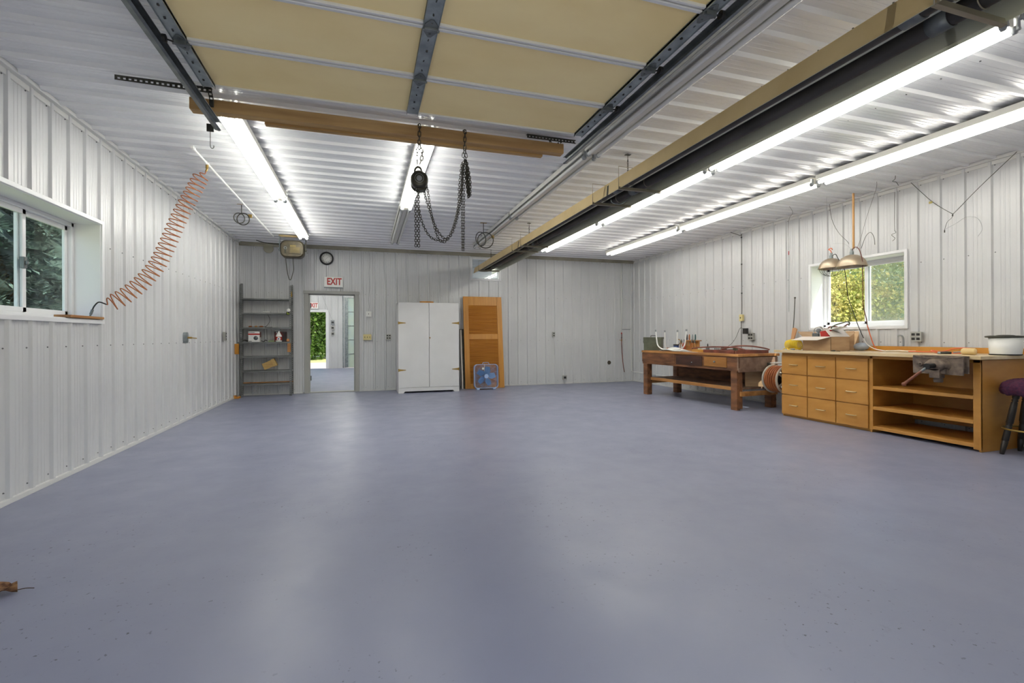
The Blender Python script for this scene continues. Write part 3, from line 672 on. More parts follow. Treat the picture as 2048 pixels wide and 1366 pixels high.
MB().cyl((-2.338, 5.165, 1.405), (-2.350, 5.16, 1.36), .011, 10).cyl((-2.350, 5.16, 1.36), (-2.357, 5.158, 1.328), .007, 8).build('brass_coupler', DGALV, hc)
mb = MB().box(-2.45, -2.335, 4.83, 5.36, 1.3235, 1.345)
solo('wooden_strip', mb, PINEY, 'short pine strip lying on the right end of the left window sill', 'board')
lp = thing('air_outlet', 'grey oval air connector plate on the left wall below the hose', 'wall fitting', (XL + .018, 7.51, 1.15))
MB().prism([(7.51 + .035*math.cos(a), 1.15 + .075*math.copysign(abs(math.sin(a))**.6, math.sin(a))) for a in [2*math.pi*k/20 for k in range(20)]], XL + .0, XL + .05, 'x').build('plate', GALV, lp)
MB().cyl((XL + .05, 7.51, 1.15), (XL + .10, 7.51, 1.148), .014, 10).cyl((XL + .10, 7.51, 1.148), (XL + .16, 7.50, 1.14), .007, 8).build('nozzle', BRASS, lp)
def outlet(name, pos, facing, w, h, n, label, mt=None, holes='BLACK'):
    x, y, z = pos; t = thing(name, label, 'outlet', pos); mt = mt or GBOX; d = .05
    if facing == '-y': B = lambda mb, u0, u1, v0, v1, a, b: mb.box(x + u0, x + u1, y - b, y - a, z + v0, z + v1)
    elif facing == '-x': B = lambda mb, u0, u1, v0, v1, a, b: mb.box(x - b, x - a, y - u1, y - u0, z + v0, z + v1)
    else: B = lambda mb, u0, u1, v0, v1, a, b: mb.box(x + a, x + b, y + u0, y + u1, z + v0, z + v1)
    mb = MB(); B(mb, -w/2 + .004, w/2 - .004, -h/2 + .004, h/2 - .004, 0, d - .008); B(mb, -w/2, w/2, -h/2, h/2, d - .008, d - .003); mb.build('box', mt, t)
    nx, nz = n
    for i in range(nx):
        for j in range(nz):
            u = (i - (nx-1)/2)*w/nx*.9; v = (j - (nz-1)/2)*h/nz*.9; mb = MB(); q = .30*min(w/nx, h/nz)
            if holes == 'switch': B(mb, u - .005, u + .005, v - .012, v + .012, d - .003, d + .010); mb.build('toggle', DMETAL, t)
            else: B(mb, u - q, u + q, v - q*.8, v + q*.8, d - .003, d + .002); mb.build('socket', BLACK, t)
    return t
outlet('wall_outlet', (XL + .015, 9.33, 1.17), '+x', .07, .16, (1, 3), 'narrow dark-socket outlet on the left wall near the grey shelving')
outlet('wall_outlet', (.48, YB - .016, 1.15), '-y', .105, .115, (2, 2), 'four-socket outlet plate between the light switches and the white cabinet')
outlet('wall_outlet', (4.29, YB - .016, 1.19), '-y', .065, .115, (1, 2), 'small two-socket outlet at mid height on the bare back wall')
outlet('wall_outlet', (4.57, YB - .016, .155), '-y', .10, .10, (1, 1), 'square grey single socket low on the back wall near the floor')
outlet('wall_outlet', (XR - .016, 4.03, 1.12), '-x', .12, .12, (2, 2), 'four-socket outlet on the right wall above the long worktop')
outlet('wall_outlet', (XR - .016, 6.62, 1.125), '-x', .12, .13, (2, 2), 'four-socket outlet on the right wall holding the black power adapter')
t = outlet('light_switch', (.045, YB - .016, 1.145), '-y', .165, .12, (3, 1), 'cream triple switch plate right of the back doorway', CREAM, 'switch'); t['category'] = 'light switch'
t = outlet('light_switch', (XR - .016, 6.84, 1.46), '-x', .075, .12, (1, 1), 'cream single switch plate on the right wall above the old bench', CREAM, 'switch'); t['category'] = 'light switch'
t = outlet('junction_box', (.075, YB - .016, 1.635), '-y', .11, .11, (1, 1), 'white box below a dangling thin wire, right of the back doorway', PLASTW, 'switch'); t['category'] = 'junction box'
mb = MB().tube(spline([(.085, YB - .04, H - .09), (.10, YB - .03, 2.8), (.085, YB - .03, 2.5), (.095, YB - .03, 2.2), (.07, YB - .03, 1.95), (.085, YB - .035, 1.80), (.075, YB - .05, 1.70)]), .0028, 5)
solo('hanging_wire', mb, GREYP, 'thin wire hanging down the back wall to the white box', 'wire')

# ------------------------------------------------------------------ things along the back wall
cl = thing('wall_clock', 'round black-rimmed wall clock above the exit sign', 'clock', (-.75, YB - .02, 2.66))
C0 = Vector((-.75, YB - .03, 2.775))
MB().lathe([(.128, -.012), (.136, .0), (.136, .022), (.125, .034), (.108, .03), (.104, .018), (.104, .0)], C0, (0, -1, 0), 40, False).build('rim', BLACK, cl)
MB().lathe([(.0, .012), (.106, .012), (.106, -.01), (.0, -.01)], C0, (0, -1, 0), 40, False).build('dial', PLASTW, cl)
num = MB()
for k in range(1, 13):
    a = math.pi/2 - k*math.pi/6; t = text_mb(str(k), .034, face_mat(C0 + Vector((.080*math.cos(a), -.014, .080*math.sin(a))), '-y'), .0006); num.add(t.v, t.f)
    for q in range(5):
        aa = a + q*math.pi/30; num.tube([C0 + Vector((.096*math.cos(aa), -.014, .096*math.sin(aa))), C0 + Vector((.101*math.cos(aa), -.014, .101*math.sin(aa)))], .0008 if q else .0015, 4)
num.build('numerals', TEXTG, cl)
def hand(a, L, wd, nm): a = math.pi/2 - a; MB().beam(C0 + Vector((-.012*math.cos(a), -.017, -.012*math.sin(a))), C0 + Vector((L*math.cos(a), -.017, L*math.sin(a))), wd, .0015, math.pi/2 if 0 else 0).build(nm, TEXTG, cl)
hand(R(222), .050, .006, 'hour_hand'); hand(R(48), .078, .005, 'minute_hand')
def exit_sign(x0, x1, z0, z1, Y, label, cut=None):
    t = thing('exit_sign', label, 'exit sign', ((x0 + x1)/2, Y, z0)); cx, cz = (x0 + x1)/2, (z0 + z1)/2
    mb = MB().box(x0, x1, Y - .045, Y - .02, z0, z1); mb.box(x1 - .003, x1 + .006, Y - .048, Y - .018, z0 - .01, z1 + .002); mb.build('sign_plate', PLASTW, t)
    MB().box(x0 - .003, x1 + .003, Y - .048, Y - .018, z0 - .014, z0 - .003).build('frame_edge', GALV, t)
    text_mb('EXIT', .195*(z1 - z0)/.21, face_mat((cx + .015, Y - .047, cz + .005), '-y', .72), .001, .006).build('letters', RED, t)
    return t
exit_sign(-.80, -.44, 2.185, 2.395, YB, 'white EXIT sign with red letters above the back doorway')
exit_sign(-2.0, -1.62, 2.18, 2.41, Y2 - .02, 'second EXIT sign, seen through the back doorway in the room beyond')
for z, lb in ((1.69, 'dark'), (1.49, 'pale'), (1.27, 'grey')):
    outlet('switch_box', (-1.13, Y2 - .03, z), '-y', .13, .12 if lb != 'dark' else .17, (1, 1), '%s box on the far room wall, seen through the doorway, %s of three' % (lb, {'dark': 'topmost', 'pale': 'middle', 'grey': 'lowest'}[lb]), GBOX if lb != 'dark' else GREYP)
mb = MB().tube(spline([(-1.75, Y2 - .05, 3.0), (-1.5, Y2 - .05, 2.7), (-1.35, Y2 - .05, 2.3), (-1.2, Y2 - .05, 1.9), (-1.12, Y2 - .05, 1.78)]), .004, 5)
solo('hanging_wire', mb, GREYP, 'slanting wire on the far room wall, seen through the doorway', 'wire')
rp = MB().lathe([(.0, .022), (.085, .022), (.095, .012), (.095, 0), (.0, 0)], (-1.835, YB - .02, 2.93), (0, -1, 0), 28, False)
solo('round_cover_plate', rp, mat('yellowed_cover', 'a8a390', .6), 'round yellowed cover high on the back wall left of the olive reel', 'cover plate')

# olive reel / box hung from the ceiling
rb = thing('hanging_reel', 'weathered olive metal box reel hanging from the ceiling by the back wall', 'reel', (-1.26, 9.5, 2.6))
def rrect(cx, cz, w, h, r, n=6):
    out = []
    for (sx, sz, a0) in ((1, 1, 0), (-1, 1, 90), (-1, -1, 180), (1, -1, 270)):
        for k in range(n + 1): a = R(a0 + 90*k/n); out.append((cx + sx*(w/2 - r) + r*math.cos(a), cz + sz*(h/2 - r) + r*math.sin(a)))
    return out
cx, cz = -1.265, 2.765
mb = MB(); A = rrect(cx, cz, .40, .315, .10); Bq = rrect(cx, cz, .36, .275, .09)
def loft(mb, loops):
    n = len(loops[0][0]); vs = []
    for lp, y in loops: vs += [(p[0], y, p[1]) for p in lp]
    fs = [(k*n + j, k*n + (j+1) % n, (k+1)*n + (j+1) % n, (k+1)*n + j) for k in range(len(loops)-1) for j in range(n)]
    mb.add(vs, fs, False); mb.add([vs[j] for j in range(n)], [tuple(range(n))]); mb.add(vs[-n:], [tuple(range(n))[::-1]])
loft(mb, [(Bq, 9.395), (A, 9.42), (A, 9.58), (Bq, 9.60)]); mb.build('box', OLIVEB, rb)
mb = MB(); loft(mb, [(rrect(cx + .05, cz - .005, .20, .17, .01), 9.388), (rrect(cx + .05, cz - .005, .21, .18, .01), 9.396)]); pl = mb.build('plate', OLIVEB, rb)
mb = MB()
for k in range(8): mb.box(cx - .03, cx + .13, 9.384, 9.389, cz + .02 - k*.013, cz + .0235 - k*.013)
for k in range(5): mb.box(cx - .03 + k*.02, cx - .018 + k*.02, 9.384, 9.389, cz + .035, cz + .065)
mb.build('worn_lettering', YLINE, rb)
MB().lathe([(.018, 0), (.026, -.004), (.026, .008), (.018, .008)], (cx - .11, 9.388, cz + .01), (0, 1, 0), 18, False).build('switch_ring', GALV, rb)
MB().box(cx - .125, cx - .095, 9.388, 9.396, cz - .08, cz + .05).build('switch_plate', DMETAL, rb)
MB().box(cx - .235, cx + .215, 9.49, 9.52, H - .055, H - .02).build('mounting_angle', TAN, rb)
for sx in (-1, 1):
    x = cx + sx*.222; MB().box(x - .008, x + .008, 9.485, 9.515, cz - .03, H - .04).cyl((cx + sx*.19, 9.5, cz - .01), (cx + sx*.24, 9.5, cz - .01), .014, 10).build('side_bracket', DMETAL if sx > 0 else GALV, rb)
MB().tube(spline([(cx + .225, 9.5, cz - .02), (cx + .24, 9.49, cz - .045), (cx + .25, 9.48, cz - .055)]), .01, 8).build('wing_nut', GALV, rb)
MB().tube(spline([(cx - .115, 9.47, 2.62), (cx - .108, 9.47, 2.50), (cx - .085, 9.47, 2.32), (cx - .062, 9.47, 2.225), (cx - .045, 9.47, 2.205), (cx - .028, 9.47, 2.22), (cx - .005, 9.47, 2.30), (cx + .015, 9.47, 2.40), (cx + .008, 9.47, 2.55), (cx + .008, 9.47, 2.63)]), .007, 7).build('cord_loop', DMETAL, rb)
mb = MB().tube(spline([(-1.95, 9.9, H - .07), (-1.8, 9.95, H - .10), (-1.6, 9.97, H - .11), (-1.35, 9.97, H - .10)]), .008, 7)
solo('ceiling_cable', mb, DMETAL, 'dark cable sagging along the ceiling left of the olive reel', 'cable')

# grey steel shelving
sh = thing('shelving_unit', 'tall grey metal shelving unit in the back left corner', 'shelves', (-1.84, 10.3, 0))
px0, px1, py0, py1 = -2.285, -1.385, 10.155, 10.42
def post(x, y, sx, sy, z1):
    mb = MB(); w_ = .038; t_ = .003
    for z0_, z1_ in ((0, z1),):
        mb.box(x, x + sx*t_, y, y + sy*w_, z0_, z1_)
        for a in ((0, .013), (.025, w_)): mb.box(x + sx*a[0], x + sx*a[1], y, y + sy*t_, z0_, z1_)
        z = .02
        while z < z1_: mb.box(x + sx*.013, x + sx*.025, y, y + sy*t_, z, z + .026); z += .038
    return mb
for (x, y, sx, sy, z1) in ((px0, py0, 1, 1, 2.17), (px1, py0, -1, 1, 2.16), (px0 - .04, py1, 1, -1, 2.21), (px1, py1, -1, -1, 2.20)): post(x, y, sx, sy, z1).build('post', SHELFM, sh)
for z in (1.905, 1.625, 1.345, 1.062, .785, .505, .25):
    e = .05 if abs(z - 1.062) < .01 else 0
    mb = MB().box(px0 + .004 - e, px1 - .004, py0 + .004, py1 - .004, z - .003, z); mb.box(px0 - e, px1, py0 + .003, py0 + .006, z - .028, z).box(px0, px1, py1 - .006, py1 - .003, z - .028, z)
    mb.box(px0 + .003, px0 + .006, py0, py1, z - .028, z).box(px1 - .006, px1 - .003, py0, py1, z - .028, z)
    mb.build('shelf', SHELFM, sh)
solo('wooden_block', MB().box(-2.37, -2.30, 10.12, 10.155, .83, 1.03), DOORW, 'upright orange wooden block at the left post of the grey shelving', 'wooden block', 'blocks clamped to the shelving')
solo('wooden_block', MB().box(-1.455, -1.395, 10.12, 10.155, .86, 1.03), OLDTOP, 'upright wooden block at the right post of the grey shelving', 'wooden block', 'blocks clamped to the shelving')
z = 1.0625
bx = thing('product_box', 'white box with red band on the grey shelving, left of the spray bottle', 'box', (-2.06, 10.26, z))
MB().box(-2.15, -1.955, 10.185, 10.32, z, z + .205).build('carton', PLASTW, bx)
MB().box(-2.152, -1.953, 10.183, 10.322, z + .135, z + .165).build('red_band', RED, bx); MB().box(-1.957, -1.951, 10.20, 10.32, z + .09, z + .19).build('side_print', REDWD, bx)
MB().box(-2.145, -2.04, 10.182, 10.186, z + .178, z + .188).box(-2.14, -2.09, 10.182, 10.186, z + .01, z + .02).build('black_print', BLACK, bx); MB().lathe([(.0, 0), (.04, .0), (.04, .003), (0, .003)], (-2.02, 10.186, z + .075), (0, -1, 0), 20).build('picture', DGALV, bx)
sp = thing('spray_bottle', 'white trigger spray bottle with red label on the grey shelving', 'spray bottle', (-1.62, 10.21, z))
bc = (-1.62, 10.215, z)
mb = MB(); prof = [(.0, .0), (.05, .0), (.054, .01), (.054, .10), (.047, .13), (.026, .165), (.018, .19), (.016, .21), (.0, .21)]; mb.lathe(prof, (0, 0, 0), n=24, caps=False); mb.v = [(v[0]*1.05 + bc[0], v[1]*.62 + bc[1], v[2] + bc[2]) for v in mb.v]; mb.build('bottle', PLASTW, sp)
mb = MB().lathe([(.0, .03), (.0545, .03), (.0545, .10), (0, .10)], (0, 0, 0), n=24, caps=False); mb.v = [(v[0]*1.06 + bc[0], v[1]*.63 + bc[1], v[2] + bc[2]) for v in mb.v]; mb.build('label', RED, sp)
MB().prism([(bc[0] - .035, z + .045), (bc[0] + .03, z + .03), (bc[0] + .035, z + .085), (bc[0] - .01, z + .095)], bc[1] - .037, bc[1] - .034, 'y').build('label_centre', PLASTW, sp)
text_mb('a', .045, face_mat((bc[0], bc[1] - .0385, z + .064), '-y', 1.3), .0005, .002).build('label_text', mat('blue_ink', '3b3f8c', .5), sp)
MB().box(bc[0] - .065, bc[0] + .03, bc[1] - .014, bc[1] + .014, z + .21, z + .245).box(bc[0] - .045, bc[0] - .035, bc[1] - .008, bc[1] + .008, z + .165, z + .212).cyl((bc[0] - .078, bc[1], z + .232), (bc[0] - .063, bc[1], z + .232), .009, 10).build('trigger', GREYP, sp)
solo('red_black_box', MB().box(-1.71, -1.50, 10.27, 10.38, z, z + .195), mat('dark_red_box', '6e2320', .5, 0, '2b2020', (9, 9, 6), lo=.45, hi=.5), 'dark red and black box standing behind the white spray bottle', 'box')
mb = MB().lathe([(.012, 0), (.03, 0), (.03, .028), (.012, .028)], (-1.45, 10.18, z + .03), (0, 1, 0), 20); solo('tape_roll', mb, mat('tan_tape', 'c58a5a', .5), 'small tan roll standing at the right end of the spray bottle shelf', 'tape roll')
mb = MB().tube(spline([(-1.93, 10.2, z + .02), (-1.88, 10.2, z + .01), (-1.85, 10.2, z + .035), (-1.82, 10.2, z + .012)]), .009, 7); solo('black_bracket', mb, BLACK, 'small black bracket lying between the white box and the spray bottle', 'bracket')
solo('green_pad', MB().box(-1.80, -1.70, 10.17, 10.22, z, z + .028), mat('pale_green', '8a9a6a', .7), 'flat pale green pad lying left of the spray bottle', 'pad')
mb = MB().tube(spline([(-2.27, 10.22, z + .02), (-2.22, 10.23, z + .035), (-2.17, 10.22, z + .018), (-2.20, 10.26, z + .03)]), .013, 7); solo('dark_glove', mb, DMETAL, 'small dark bundle at the left end of the spray bottle shelf', 'bundle')
z = 1.3455
for i, (x, dx, m_, lb) in enumerate(((-2.12, .06, ORANGE, 'short orange handled tool on the shelf above the product boxes, leftmost'), (-2.02, .05, OLDTOP, 'brown handled tool on the shelf above the product boxes, middle one'), (-1.93, .07, ORANGE, 'orange handled tool on the shelf above the product boxes, rightmost'))):
    t = thing('hand_tool', lb, 'tool', (x, 10.22, z), 'tools above the product boxes')
    MB().tube([(x - dx/2, 10.22, z + .014), (x - dx/4, 10.22, z + .017), (x + dx/4, 10.215, z + .017), (x + dx/2, 10.21, z + .014)], [.010, .014, .014, .009], 8).build('grip', m_, t); MB().cyl((x + dx/2, 10.21, z + .014), (x + dx/2 + .05, 10.2, z + .01), .004, 6).build('shank', DMETAL, t)
mb = MB().tube(spline([(-1.84, 10.3, 1.62), (-1.80, 10.35, 1.50), (-1.83, 10.3, 1.40), (-1.87, 10.25, 1.353), (-1.80, 10.22, 1.352), (-1.74, 10.25, 1.352)]), .004, 6); solo('thin_cord', mb, DMETAL, 'thin dark cord hanging between two upper shelves of the grey unit', 'cord')
z = 1.6255
mb = MB().box(-1.90, -1.77, 10.18, 10.25, z, z + .03); t = thing('card_pack', 'flat white pack lying on the second highest grey shelf', 'pack', (-1.83, 10.21, z)); mb.build('pack', PLASTW, t); MB().box(-1.90, -1.77, 10.178, 10.18, z + .008, z + .014).build('stripe', BLACK, t)
t = thing('tape_measure', 'yellow-green and black tape measure at the right end of a grey shelf', 'tape measure', (-1.44, 10.14, z - .04))
MB().box(-1.47, -1.42, 10.115, 10.15, z - .03, z + .02).build('case', BLACK, t); MB().box(-1.455, -1.415, 10.108, 10.115, z - .025, z - .01).box(-1.455, -1.447, 10.108, 10.115, z - .025, z + .02).build('yellow_band', mat('lime', 'b9d02a', .4), t)
solo('paper_wad', MB().ball((-1.435, 10.13, z + .055), .035, 8, (1.1, .8, 1)), PLASTW, 'crumpled white paper above the tape measure', 'paper')
mb = MB().ball((-1.375, 10.14, 1.98), .02, 6, (.6, .6, 1.6)).box(-1.385, -1.372, 10.13, 10.15, 1.94, 2.05); solo('yellow_clip', mb, mat('yellow_clip', 'b08a2a', .5), 'small yellow clip on the right post of the grey shelving', 'clip')
z = .5055
t = thing('wooden_box', 'small pale wooden box tipped at an angle on a lower grey shelf', 'box', (-1.80, 10.22, .50))
M_ = Matrix.Translation((-1.79, 10.2, .615)) @ Matrix.Rotation(R(-24), 4, 'Y')
WB = mat('pale_box_wood', 'c9a768', .6, 0, 'a98a50', (3, 6, 30)); MB().box(-.115, .065, -.0, .09, -.06, .07, M_).build('box', WB, t); MB().box(.055, .125, -.01, .10, -.07, .08, M_).build('box_end', WB, t); MB().box(-.05, .06, -.014, -.0, -.01, .01, M_).build('slat', PINE, t)
mb = MB().box(-2.28, -1.39, 10.35, 10.40, .252, .27); solo('wooden_board', mb, OLDTOP, 'long thin board lying on the lowest grey shelf', 'board')
solo('wooden_scrap', MB().box(-2.36, -2.27, 10.0, 10.13, .0, .03).box(-2.37, -2.33, 10.02, 10.10, .03, .055), DOORW, 'small orange wooden scrap on the floor at the foot of the grey shelving', 'wood scrap')

# white cabinet
cb = thing('white_cabinet', 'tall white two-door cabinet with brass strap hinges against the back wall', 'cabinet', (1.26, 10.05, 0))
x0, x1, yf, yb, zt = .64, 1.885, 9.78, 10.36, 1.85
mb = MB().box(x0, x0 + .02, yf + .02, yb, .0, zt).box(x1 - .02, x1, yf + .02, yb, 0, zt).box(x0, x1, yf + .02, yb, zt - .02, zt).box(x0, x1, yb - .012, yb, .1, zt).box(x0, x1, yf + .02, yb, .10, .12)
mb.build('carcass', CABW, cb)
MB().prism([(x0 - .0, 0), (x0 + .10, 0), (x0 + .13, .035), (x1 - .13, .035), (x1 - .10, 0), (x1, 0), (x1, .105), (x0, .105)], yf, yf + .02, 'y').build('plinth', CABW, cb)
xm = (x0 + x1)/2
for a, b, s in ((x0 + .002, xm - .003, -1), (xm + .003, x1 - .002, 1)):
    d = MB().box(a, b, yf, yf + .02, .112, zt - .004).build('door', CABW, cb)
    hx = a if s < 0 else b
    for z in (.47, 1.43):
        MB().prism([(hx, z - .028), (hx, z + .028), (hx - s*.045, z + .018), (hx - s*.14, z + .008), (hx - s*.155, z), (hx - s*.14, z - .008), (hx - s*.045, z - .018)], yf - .005, yf, 'y').cyl((hx, yf - .006, z - .03), (hx, yf - .006, z + .03), .006, 8).build('strap_hinge', BRASS, d)
MB().cyl((xm + .015, yf, 1.13), (xm + .015, yf - .012, 1.13), .012, 14).box(xm + .010, xm + .020, yf - .02, yf - .012, 1.10, 1.135).build('lock', BRASS, cb)
mb = MB().prism([(1.24 + .145*math.copysign(abs(math.cos(a))**.6, math.cos(a)), 10.0 + .07*math.sin(a)) for a in [2*math.pi*k/28 for k in range(28)]], zt + .001, zt + .04, 'z')
solo('wooden_tray', mb, DOORW, 'small oval brown wooden tray on top of the white cabinet', 'tray')

# leaning slatted door and the sheets behind it
a_ = math.atan2(.24, 2.04)
ld = thing('slatted_door', 'orange pine door with two slatted panels leaning against the back wall', 'door', (2.54, 10.145, 0), rot=(-math.atan2(.235, 2.04), 0, 0), world=False)
W2 = .445; HD = 2.06
for sx in (-1, 1): MB().box(sx*W2, sx*(W2 - .115), 0, .035, 0, HD).build('stile', DOORW, ld)
for z0_, z1_ in ((0, .11), (1.095, 1.215), (1.86, HD)): MB().box(-W2 + .115, W2 - .115, .001, .034, z0_, z1_).build('rail', DOORW, ld)
for z0_, z1_ in ((.11, 1.095), (1.215, 1.86)):
    mb = MB(); n = int((z1_ - z0_)/.03)
    for k in range(n):
        z = z0_ + (k + .5)*(z1_ - z0_)/n; mb.box(-W2 + .115, W2 - .115, -.018, .018, -.004, .004, Matrix.Translation((0, .018, z)) @ Matrix.Rotation(R(-58), 4, 'X'))
    mb.build('slat_panel', SLATW, ld)
t = math.atan2(.19, 1.32)
mb = MB().box(-.045, .40, 0, .012, 0, 1.33, Matrix.Translation((2.06, 10.20, 0)) @ Matrix.Rotation(-t, 4, 'X')); solo('dark_sheet', mb, DMETAL, 'narrow dark sheet leaning between the white cabinet and slatted door', 'sheet')
mb = MB().box(-.01, .02, -.02, -.008, 0, 1.31, Matrix.Translation((2.035, 10.205, 0)) @ Matrix.Rotation(-t, 4, 'X')); solo('pale_strip', mb, CARDL, 'thin pale strip leaning in front of the dark sheet', 'strip')

# box fan
fn = thing('box_fan', 'light blue box fan standing in front of the slatted door', 'fan', (2.505, 9.93, 0), rot=(R(-3), 0, 0), world=False)
W2 = .255; th = .10
A = rrect(0, .285, .53, .52, .075, 8); Bq = rrect(0, .285, .505, .495, .065, 8)
def ringloft(mb, o, i, y0, y1):
    n = len(o); vs = [(p[0], y0, p[1]) for p in o] + [(p[0], y1, p[1]) for p in o] + [(p[0], y1, p[1]) for p in i] + [(p[0], y0, p[1]) for p in i]
    mb.add(vs, [(k*n + j, k*n + (j+1) % n, ((k+1) % 4)*n + (j+1) % n, ((k+1) % 4)*n + j) for k in range(4) for j in range(n)])
mb = MB(); ringloft(mb, A, Bq, -th/2, th/2); mb.build('frame', BFAN, fn)
for yy, nm in ((-th/2, 'front_grille'), (th/2, 'rear_grille')):
    mb = MB()
    for r in [.03 + .0125*k for k in range(17)]: mb.tube([(r*math.cos(q), yy, .285 + r*math.sin(q)) for q in [2*math.pi*j/32 for j in range(32)]], .0022 if r > .22 else .0011, 4, True)
    for q in range(16): a = math.pi*q/8; L = min(.25/max(abs(math.cos(a)), abs(math.sin(a))), .30); mb.tube([(.04*math.cos(a), yy, .285 + .04*math.sin(a)), (L*math.cos(a), yy, .285 + L*math.sin(a))], .0014, 4)
    for x in [-.24 + .016*k for k in range(31)]:
        if abs(x) < .252:
            for s in (-1, 1):
                zz = math.sqrt(max(0, .232**2 - x*x)); 
                if zz < .235: mb.tube([(x, yy, .285 + s*zz), (x, yy, .285 + s*.247)], .0010, 4)
    mb.build(nm, BFAN, fn)
MB().lathe([(.0, -.008), (.042, -.006), (.046, .0), (.046, .004)], (0, -th/2, .285), (0, -1, 0), 24).build('badge', BFAN, fn)
bl = MB().lathe([(.0, -.03), (.045, -.03), (.05, -.02), (.05, .02), (.0, .02)], (0, 0, .285), (0, 1, 0), 20, False)
for q in range(5):
    a0 = R(90 + 72*q - 22 + 3); vs = []
    for i in range(7):
        r = .045 + .165*i/6; wd = .034 + .032*math.sin(math.pi*min(1, i/5)*.8)
        for j in range(5):
            t_ = (j/4 - .5); a = a0 + t_*wd*2.0/max(r, .09) + .12*i/6; vs.append((r*math.cos(a), t_*.06*(1 - .3*i/6), .285 + r*math.sin(a)))
    vs2 = [(v[0], v[1] + .003, v[2]) for v in vs]; fs = [(i*5 + j, i*5 + j + 1, (i+1)*5 + j + 1, (i+1)*5 + j) for i in range(6) for j in range(4)]
    bl.add(vs, fs, True); bl.add(vs2, [f[::-1] for f in fs], True)
bl.build('blade', BBLADE, fn)
MB().box(-.22, -.16, -.07, .07, 0, .03).build('foot', BFAN, fn); MB().box(.14, .20, -.07, .07, 0, .03).build('foot', BFAN, fn)
MB().tube(spline([(-.07, 0, .545), (-.06, 0, .575), (0, 0, .582), (.06, 0, .575), (.07, 0, .545)]), .007, 8).build('handle', BFAN, fn)
MB().box(-.10, -.055, -th/2 - .018, -th/2, .43, .475).build('tag', PLASTW, fn); MB().tube([(-.045, -th/2 - .004, .39), (-.045, -th/2 - .006, .50), (-.035, -.02, .552)], .004, 6).build('cord', PLASTW, fn)

# small things on the right half of the back wall
hp = MB().lathe([(.0, .012), (.032, .012), (.044, .02), (.048, .008), (.048, -.01), (.0, -.01)], (5.78, YB - .015, .485), (0, -1, 0), 20, False)
solo('pipe_opening', hp, mat('dark_rim', '3b3424', .6), 'dark round pipe opening low on the back wall near the right corner', 'pipe opening')
wp = thing('water_pipe', 'thin white wall pipe with valves in the right back corner', 'pipe', (6.13, YB - .03, .9))
MB().tube([(6.12, YB - .035, H - .09), (6.125, YB - .035, 1.2)], .010, 8).build('pipe', PLASTW, wp)
MB().cyl((6.13, YB - .035, 1.31), (6.38, YB - .035, 1.31), .007, 8).build('branch', GALV, wp)
MB().tube([(6.38, YB - .035, 1.31), (6.39, YB - .035, 1.28), (6.40, YB - .035, .27), (6.455, YB - .05, .24), (6.455, 9.0, .235)], .009, 8).build('white_branch', PLASTW, wp)
for z, m_ in ((1.21, RED), (1.10, DGALV), (1.04, BRASS)): MB().cyl((6.125, YB - .035, z - .02), (6.125, YB - .035, z + .02), .014, 10).box(6.10 if z > 1.05 else 6.05, 6.125, YB - .05, YB - .04, z - .006, z + .006).build('valve', m_, wp)
MB().tube(spline([(6.125, YB - .04, 1.2), (6.12, YB - .04, 1.0), (6.13, YB - .05, .7), (6.16, YB - .05, .4), (6.19, YB - .05, .24)]), .010, 8).build('hose', REDWD, wp)

# ------------------------------------------------------------------ long workbench on the right wall
XC = 5.69; ZT = .935
dc = thing('drawer_cabinet', 'nine-drawer birch cabinet under the left half of the long worktop', 'cabinet', (6.05, 4.67, 0), 'birch cabinets under the worktop')
y0, y1 = 4.055, 5.285
mb = MB().box(XC + .02, 6.40, y0, y0 + .02, .0, .895).box(XC + .02, 6.40, y1 - .02, y1, 0, .895).box(6.39, 6.41, y0, y1, 0, .895).box(XC + .02, 6.40, y0, y1, .03, .05)
mb.box(XC + .005, XC + .025, y0, y1, .855, .895).box(XC + .03, XC + .05, y0, y1, .0, .04)
for ya in (y0, 4.467 - .01, 4.869 - .01, y1 - .02): mb.box(XC + .005, XC + .025, ya, ya + .02, .03, .86)
for za in (.03, .308, .598): mb.box(XC + .005, XC + .025, y0, y1, za - .008, za + .008)
mb.build('carcass', OAK, dc)
for (ya, yb) in ((4.068, 4.461), (4.473, 4.863), (4.875, 5.275)):
    for (za, zb) in ((.035, .302), (.314, .592), (.604, .862)):
        d = MB().box(XC - .014, XC + .004, ya, yb, za, zb).box(XC + .006, XC + .35, ya + .03, yb - .03, za + .02, zb - .04).build('drawer', OAK, dc)
        ym, zm = (ya + yb)/2 - .0, (za + zb)/2
        MB().tube([(XC - .014, ym - .060, zm), (XC - .036, ym - .056, zm), (XC - .040, ym, zm), (XC - .036, ym + .056, zm), (XC - .014, ym + .060, zm)], .005, 8).build('handle', HANDLE, d)
oc = thing('open_cabinet', 'open birch cabinet with shelves under the right half of the long worktop', 'cabinet', (6.05, 3.52, 0), 'birch cabinets under the worktop')
y0, y1 = 3.0, 4.05
mb = MB().box(XC, 6.47, y0, y0 + .02, .0, .895).box(XC, 6.41, y1 - .02, y1, 0, .895).box(6.38, 6.40, y0, y1, .12, .895)
mb.build('carcass', OAK, oc)
MB().box(XC - .008, XC + .018, y0, y0 + .06, .02, .895).box(XC - .008, XC + .018, y1 - .035, y1, .03, .895).box(XC - .008, XC + .018, y0, y1, .865, .895).build('face_frame', OAK, oc)
for z in (.075, .305, .545): MB().box(XC - .004, 6.375 if z > .1 else 6.33, y0 + .02, y1 - .02, z - .038, z).build('shelf', OAK, oc)
wt = thing('worktop', 'long pale wooden worktop with backsplash below the right window', 'worktop', (6.03, 4.14, ZT - .035))
MB().box(5.60, 6.47, 2.955, 5.335, ZT - .035, ZT).build('top', TOPW, wt)
